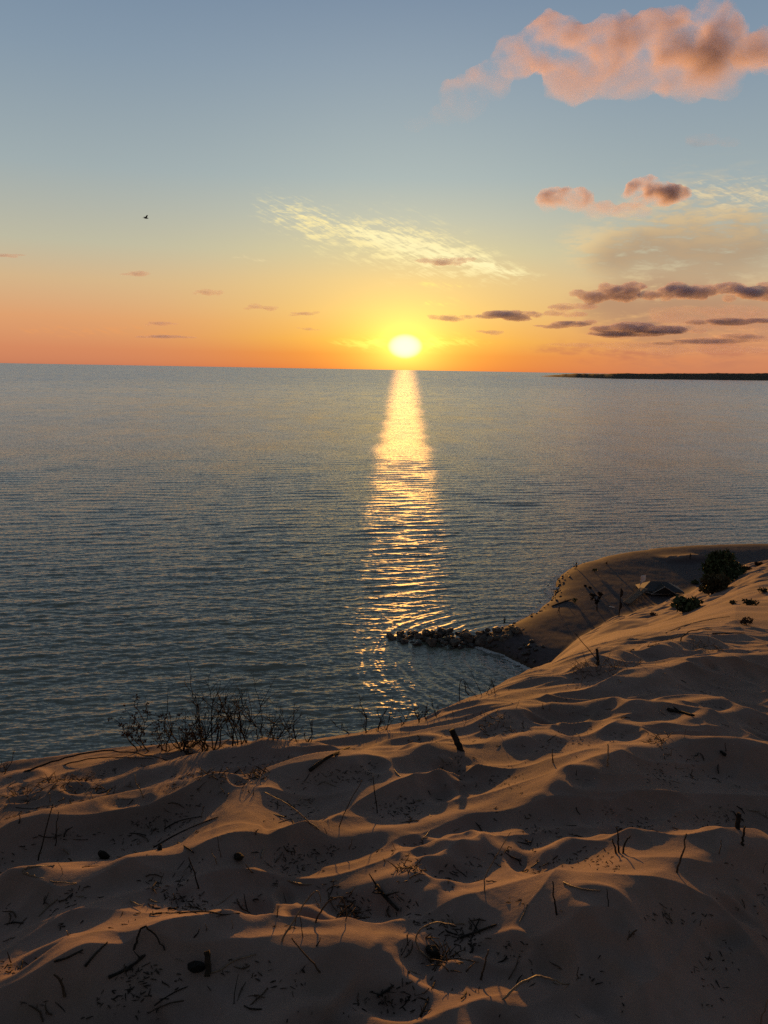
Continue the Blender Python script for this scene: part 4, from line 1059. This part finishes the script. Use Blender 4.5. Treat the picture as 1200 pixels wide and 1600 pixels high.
# bare shrubs on the rim
def bare_shrub(px, py, hpx, spread, nst, label, seed, beyond=.35, leaves=0, mat=None):
    rr = random.Random(seed)
    g = ground_near(px, py); u = np.array([g[0], g[1]]); r = np.linalg.norm(u); u = u/r*(r+beyond)
    z = zt(u[0], u[1]); k = math.dist(g, CAM)/FPX; H = hpx*k+(g[2]-z)
    root = empty('bare_shrub', (u[0], u[1], z)); tips = []
    def grow(p, d, L, rad, lev, mb):
        P = [p]; q = p.copy(); dd = d.copy(); n = 5
        for i in range(n):
            dd = (dd+Vector((rr.gauss(0, .24), rr.gauss(0, .2), rr.gauss(.05, .14)))).normalized(); q = q+dd*L/n; P.append(q.copy())
        mb.tube(P, [rad*(1-.62*i/n) for i in range(n+1)], 5)
        tips.append(q)
        if lev > 0:
            for _ in range(rr.choice((5, 6, 7)) if lev > 1 else rr.choice((2, 3, 4))):
                i = rr.randrange(1, n+1); nd = (dd*.8+Vector((rr.gauss(0, .6), rr.gauss(0, .45), rr.gauss(.25, .35)))).normalized()
                grow(P[i], nd, L*rr.uniform(.35, .6), rad*.55, lev-1, mb)
    for i in range(nst):
        f = (i+.5)/nst*2-1+rr.gauss(0, .1); mb = MB()
        grow(Vector((f*spread*k*.45, rr.uniform(-.1, .1), -.05)), Vector((f*.95, rr.gauss(0, .25), 1)).normalized(), H*rr.uniform(.6, .95)*(1-.25*abs(f)), .0052*rr.uniform(.7, 1.2), 2, mb)
        mb.build('stem', M_DARK, root)
    if leaves:
        v = []; f = []
        for t in tips[::2]:
            a, b = leaf_mesh([(t, (.022, .022, .025))], leaves, .016, rr.randrange(9999)); o0 = len(v); v += a; f += [tuple(i+o0 for i in q) for q in b]
        mesh_obj('leaves', v, f, mat, root, False)
    tag(root, label, 'shrub')
bare_shrub(362, 1170, 84, 160, 24, 'large leafless shrub standing on the dune rim against the water', 2)
bare_shrub(258, 1184, 56, 85, 8, 'leafless shrub with dry reddish tips on the rim, shorter than the large one', 3, leaves=6, mat=M_LEAF3)
bare_shrub(465, 1168, 42, 34, 3, 'sparse little shrub of thin upright stems on the rim', 8, .2)
bare_shrub(585, 1156, 42, 90, 5, 'low wiry shrub on the rim in front of the sun glitter', 12, .3)
bare_shrub(672, 1132, 34, 50, 4, 'low wiry shrub on the rim beside the stout dark stump', 15, .25)
bare_shrub(760, 1090, 24, 60, 4, 'flattened wiry shrub hugging the rim above the bay', 17, .2)
bare_shrub(5, 1216, 44, 30, 2, 'thin shrub at the edge of the photo on the dune rim', 19, .2)

# scattered twigs, stubs and chips
def twig_proto(kind, seed):
    rr = random.Random(seed); mb = MB(); L = 1.0
    bend = rr.uniform(-.18, .18)
    P = [Vector((L*(i/5-.5), bend*math.sin(i/5*3.14)+rr.gauss(0, .012), rr.gauss(0, .012)+.03)) for i in range(6)]
    if kind == 'stub': P = [Vector((p.z*1.5+bend*.3*i, p.y*.6, (p.x+.42)*1.0)) for i, p in enumerate(P)]
    r = rr.uniform(.030, .05)
    mb.tube(P, [r*rr.uniform(.75, 1.1)*(1-.08*i) for i in range(6)], 6)
    if rr.random() < .5:
        i = rr.randrange(2, 4); mb.tube([P[i], P[i]+Vector((.12, rr.uniform(-.15, .15), rr.uniform(.0, .12)))], [r*.6, r*.3], 5)
    me = bpy.data.meshes.new(kind); me.from_pydata([tuple(p) for p in mb.v], [], mb.f); me.update(); return me
PROT = {k: [twig_proto(k, i+(50 if k == 'stub' else 0)) for i in range(9)] for k in ('twig', 'stub')}
for k in PROT:
    for i, me in enumerate(PROT[k]): me.materials.append((M_DARK, M_TWIG, M_TWIG, M_DARK, M_TWIG, M_PALE, M_DARK, M_PALE, M_TWIG)[i])
rim_y = lambda px: np.interp(px, [0, 310, 490, 600, 680, 780, 884, 990, 1095, 1200], [1215, 1185, 1175, 1160, 1140, 1096, 1055, 1022, 1006, 990])
def hollow(g):
    q = .16; return (zt(g[0]+q, g[1])+zt(g[0]-q, g[1])+zt(g[0], g[1]+q)+zt(g[0], g[1]-q))/4-g[2]
def scatter(kind, n, label, group, lo, hi):
    c = 0; tries = 0
    while c < n and tries < n*6:
        tries += 1
        px = random.uniform(-10, 1210); py = 1600-(1600-rim_y(px)-4)*random.random()**.75
        if kind == 'twig' and mnoise.noise(Vector((px*.008, py*.014, 3))) < random.uniform(-.5, .25): continue
        g = ground_at(px, py)[0]
        if not np.isfinite(g[0]) or math.hypot(g[0], g[1]) > 14: continue
        if kind == 'twig' and hollow(g) < random.uniform(-.010, .010): continue
        o = bpy.data.objects.new(kind, random.choice(PROT[kind])); COL.objects.link(o)
        L = random.uniform(lo, hi)*random.choice((.6, 1, 1, 1.5))
        e = .05; zx = (zt(g[0]+e, g[1])-zt(g[0]-e, g[1]))/(2*e); zy = (zt(g[0], g[1]+e)-zt(g[0], g[1]-e))/(2*e)
        yaw = random.uniform(0, 6.28)
        if kind == 'twig':
            nrm = Vector((-zx, -zy, 1)).normalized(); q = nrm.to_track_quat('Z', 'Y')
            o.rotation_mode = 'QUATERNION'; o.rotation_quaternion = q @ Matrix.Rotation(yaw, 3, 'Z').to_quaternion() @ Matrix.Rotation(random.gauss(0, .12), 3, 'Y').to_quaternion()
            o.location = (g[0], g[1], g[2])
        else:
            o.rotation_euler = (random.gauss(0, .3), random.gauss(0, .3), yaw); o.location = (g[0], g[1], g[2]-.004)
        th = random.uniform(.055, .105)*random.choice((.7, 1))
        o.scale = (L, th, th) if kind == 'twig' else (th, th, L)
        tag(o, label, kind, group); c += 1
scatter('twig', 210, 'small dry twig lying loose on the wind-blown dune sand', 'twigs scattered on the dune', .04, .11)
scatter('stub', 75, 'small broken stem poking up out of the dune sand', 'broken stems poking out of the sand', .025, .07)
def build_litter():
    v = []; f = []; pxs = []
    while len(pxs) < 3600:
        px = random.uniform(-20, 1220); py = 1600-(1600-rim_y(px)-3)*random.random()**.7
        if mnoise.noise(Vector((px*.012, py*.022, 9)))+.35*mnoise.noise(Vector((px*.05, py*.09, 2))) > random.uniform(-.05, .5): pxs.append((px, py))
    for px, py in pxs:
        g = ground_at(px, py)[0]
        if not np.isfinite(g[0]) or math.hypot(g[0], g[1]) > 13 or hollow(g) < random.uniform(-.012, .012): continue
        a = random.random()*6.28; L = random.uniform(.003, .015); w = random.uniform(.001, .0028)
        d = Vector((math.cos(a), math.sin(a), random.gauss(0, .2)))*L; n = Vector((-math.sin(a), math.cos(a), 0))*w; c = Vector(g)+Vector((0, 0, .0015)); i = len(v)
        v += [c-d-n, c+d-n*.6, c+d+n*.6, c-d+n, c+Vector((0, 0, w*1.3))]
        f += [(i, i+1, i+4), (i+1, i+2, i+4), (i+2, i+3, i+4), (i+3, i, i+4)]
    tag(mesh_obj('plant_litter', v, f, M_DARK, None, False), 'dark specks of plant litter strewn over the dune sand', 'litter', kind='stuff')
build_litter()

# ------------------------------------------------------------------ clouds: real volumes at their real distance
def cloud_mat(name, dens, g, scale, lo, hi, flat, topheavy=0.0):
    mt = bpy.data.materials.new(name); mt.use_nodes = True; mt.node_tree.nodes.clear(); nt = NT(mt.node_tree)
    out = nt.new('ShaderNodeOutputMaterial'); pv = nt.new('ShaderNodeVolumePrincipled')
    tc = nt.new('ShaderNodeTexCoord'); p = nt.vmath('MULTIPLY', tc.outputs['Object'], (1, .7, flat))
    n = nt.noise(p, scale, 5, .62, .3)
    d = nt.step(n, lo, hi)*dens
    if topheavy:
        x, y, z = nt.sep(tc.outputs['Generated']); d = d*nt.step(z, .05, .85, 1-topheavy, 1+topheavy)
    pv.inputs['Color'].default_value = (.93, .82, 1.0, 1); pv.inputs['Anisotropy'].default_value = g
    nt.put(pv.inputs['Density'], d); nt.l.new(pv.outputs[0], out.inputs['Volume'])
    mt.cycles.volume_step_rate = 1.0 if hasattr(mt.cycles, 'volume_step_rate') else 1.0
    return mt
def cloud(lobes, dist, mat, label, group=None, lump=.30, vox=None, seed=0):
    k = dist/FPX; c = np.mean([[l[0], l[1]] for l in lobes], axis=0); base = CAM+ray(*c)[0]*dist
    bm = bmesh.new(); hmin = min(l[3] for l in lobes)*k
    rc = random.Random(seed*13+1)
    if lump > .4: lobes = [q for (a, b, e, f) in lobes for q in [(a, b, e*.8, f*.8)]+[(a+rc.uniform(-1.1, 1.1)*e, b+rc.uniform(-.7, .8)*f, e*rc.uniform(.25, .6), f*rc.uniform(.3, .65)) for _ in range(4)]]; hmin = min(l[3] for l in lobes)*k
    for (px, py, rx, ry) in lobes:
        o_ = base+_R*(px-c[0])*k-_U*(py-c[1])*k-base
        ret = bmesh.ops.create_icosphere(bm, subdivisions=3, radius=1)
        for v in ret['verts']:
            q = v.co; n1 = 1+.25*mnoise.noise(q*1.6+Vector((px*.1, seed, 0)))+.16*mnoise.noise(q*3.7+Vector((py*.1, seed, 5)))
            v.co = Vector((o_[0]+q.x*rx*k*n1, o_[1]+q.y*(.55*rx+.45*ry)*k*n1*.9, o_[2]+q.z*ry*k*n1))
    me = bpy.data.meshes.new('cloud'); bm.to_mesh(me); bm.free()
    o = bpy.data.objects.new('cloud', me); COL.objects.link(o); o.location = tuple(base)
    if len(lobes) > 1:
        rm = o.modifiers.new('r', 'REMESH'); rm.mode = 'VOXEL'; rm.voxel_size = hmin*(.22 if lump < .4 else .4)
        dg = bpy.context.evaluated_depsgraph_get(); m2 = bpy.data.meshes.new_from_object(o.evaluated_get(dg)); o.modifiers.clear(); o.data = m2; me = m2; me.name = 'cloud'
    nv = [v.normal.copy() for v in me.vertices]
    sc = 1/(hmin*1.3)
    for v, nn in zip(me.vertices, nv):
        f = mnoise.noise(v.co*sc+Vector((seed, 0, 0)))+.5*mnoise.noise(v.co*sc*2.3)+.3*mnoise.noise(v.co*sc*5)
        v.co += nn*f*hmin*lump
    me.materials.clear(); me.materials.append(mat)
    return tag(o, label, 'cloud', group)
CB = cloud_mat('pink_cloud', .0072, .31, .0022, .36, .78, 1.6, .92)
CS = cloud_mat('small_pink_cloud', .0130, .32, .0036, .35, .74, 1.5, .85)
CD = cloud_mat('dark_cloud', .010, .2, .0030, .26, .54, 2.5)
CF = cloud_mat('faint_cloud', .0013, .2, .0030, .34, .62, 2.5)
CT = cloud_mat('thin_cloud', .006, .2, .006, .28, .56, 2.5)
cloud([(1085, 66, 46, 50), (1020, 78, 66, 44), (950, 84, 62, 42), (878, 76, 52, 36), (905, 120, 46, 32), (1100, 118, 36, 30), (1050, 112, 52, 34), (975, 118, 55, 30), (830, 92, 36, 26), (790, 124, 34, 24), (757, 148, 34, 27), (728, 170, 20, 14), (692, 181, 20, 10), (1160, 82, 44, 28), (1215, 88, 40, 26)], 6500, CB, 'huge pink and grey cloud with a trailing tail high in the sky', seed=1)
cloud([(872, 312, 22, 17), (905, 312, 28, 18), (940, 326, 26, 12), (1000, 300, 28, 20), (1032, 304, 28, 17), (980, 328, 34, 10), (1060, 303, 9, 11)], 8000, CS, 'small double-humped pink cloud with grey hearts', seed=2)
cloud([(1100, 219, 24, 8), (1136, 222, 16, 6)], 7000, CF, 'faint grey smudge of cloud between the two pink clouds', seed=3)
for i, (lb, mt, lab) in enumerate([
 ([(932, 463, 24, 9), (968, 458, 30, 11)], CD, 'plump dark grey cloud first in the high dark row above the headland'),
 ([(1018, 461, 20, 6), (1050, 456, 26, 8)], CD, 'thin dark grey cloud second in the high dark row above the headland'),
 ([(1092, 456, 28, 10), (1135, 451, 26, 8)], CD, 'broad dark grey cloud third in the high dark row above the headland'),
 ([(1180, 457, 26, 9), (1222, 454, 28, 9)], CD, 'dark grey cloud cut by the photo edge at the end of the high dark row'),
 ([(790, 491, 34, 6), (826, 490, 16, 4)], CD, 'long flat dark cloud hanging just beside the sun glow'),
 ([(700, 497, 24, 4.5), (728, 495, 14, 3)], CT, 'small flat orange-brown cloud closest above the sun'),
 ([(880, 480, 26, 4.5), (915, 479, 22, 4)], CT, 'thin ragged strip of cloud above the middle of the dark cluster'),
 ([(868, 489, 20, 5), (902, 491, 18, 4)], CT, 'short ragged cloud in the middle of the dark cluster'),
 ([(892, 506, 32, 4.5), (866, 511, 18, 2.5)], CD, 'wedge-shaped dark cloud at the bottom of the dark cluster'),
 ([(990, 511, 36, 8), (1040, 515, 36, 6)], CD, 'large flat slate cloud alone over the headland tip'),
 ([(965, 522, 44, 4), (1010, 521, 30, 4)], CD, 'thin slate bar of cloud right under the large flat slate one'),
 ([(1125, 484, 34, 7), (1165, 485, 26, 6)], CF, 'blurred grey-mauve cloud below the broad dark one'),
 ([(1140, 503, 38, 5)], CD, 'narrow grey bar of cloud below the blurred mauve one'),
 ([(1110, 533, 60, 4), (1155, 527, 40, 5)], CT, 'long dim bar of cloud low over the headland'),
 ([(770, 519, 20, 2.8)], CT, 'tiny dark sliver of cloud low beside the sun'),
 ([(690, 409, 26, 5.5), (715, 407, 18, 4.5)], CT, 'orange-brown lozenge of cloud in front of the bright cirrus'),
 ([(400, 479, 14, 3), (418, 481, 14, 2.8)], CT, 'small brownish puff of cloud above the sea, next but one to the sun'),
 ([(476, 490, 19, 2.4)], CT, 'thin brownish streak of cloud next to the sun glow'),
 ([(322, 456, 14, 4), (338, 457, 12, 3)], CT, 'brownish puff of cloud midway between the bird and the horizon'),
 ([(218, 427, 17, 3.2)], CT, 'small brownish puff of cloud straight below the bird'),
 ([(252, 505, 22, 2.4)], CT, 'thin brown streak of cloud, upper of two low over the open sea'),
 ([(258, 526, 34, 2.6)], CT, 'longer brown streak of cloud, lower of two low over the open sea'),
 ([(482, 514, 12, 2)], CT, 'tiniest brown fleck of cloud just above the horizon'),
 ([(1085, 497, 70, 15), (1150, 505, 50, 12)], CF, 'broad mauve veil of cloud behind the narrow grey bar'),
 ([(1010, 541, 90, 6), (1120, 545, 80, 6)], CF, 'lowest mauve veil of cloud just above the headland'),
 ([(8, 399, 18, 2)], CT, 'slim brown streak of cloud touching the photo edge')]):
    cloud([(a, b, c*(1.2 if mt is CD else 1.1), d*1.3) for a, b, c, d in lb], 13000, mt, lab, seed=10+i, lump=.45)
S.cycles.volume_step_rate = 1.0; S.cycles.volume_max_steps = 256

S.cycles.use_denoising = False
S.cycles.max_bounces = 6; S.cycles.diffuse_bounces = 2; S.cycles.glossy_bounces = 3; S.cycles.volume_bounces = 1
S.cycles.sample_clamp_indirect = .4; S.cycles.sample_clamp_direct = .31
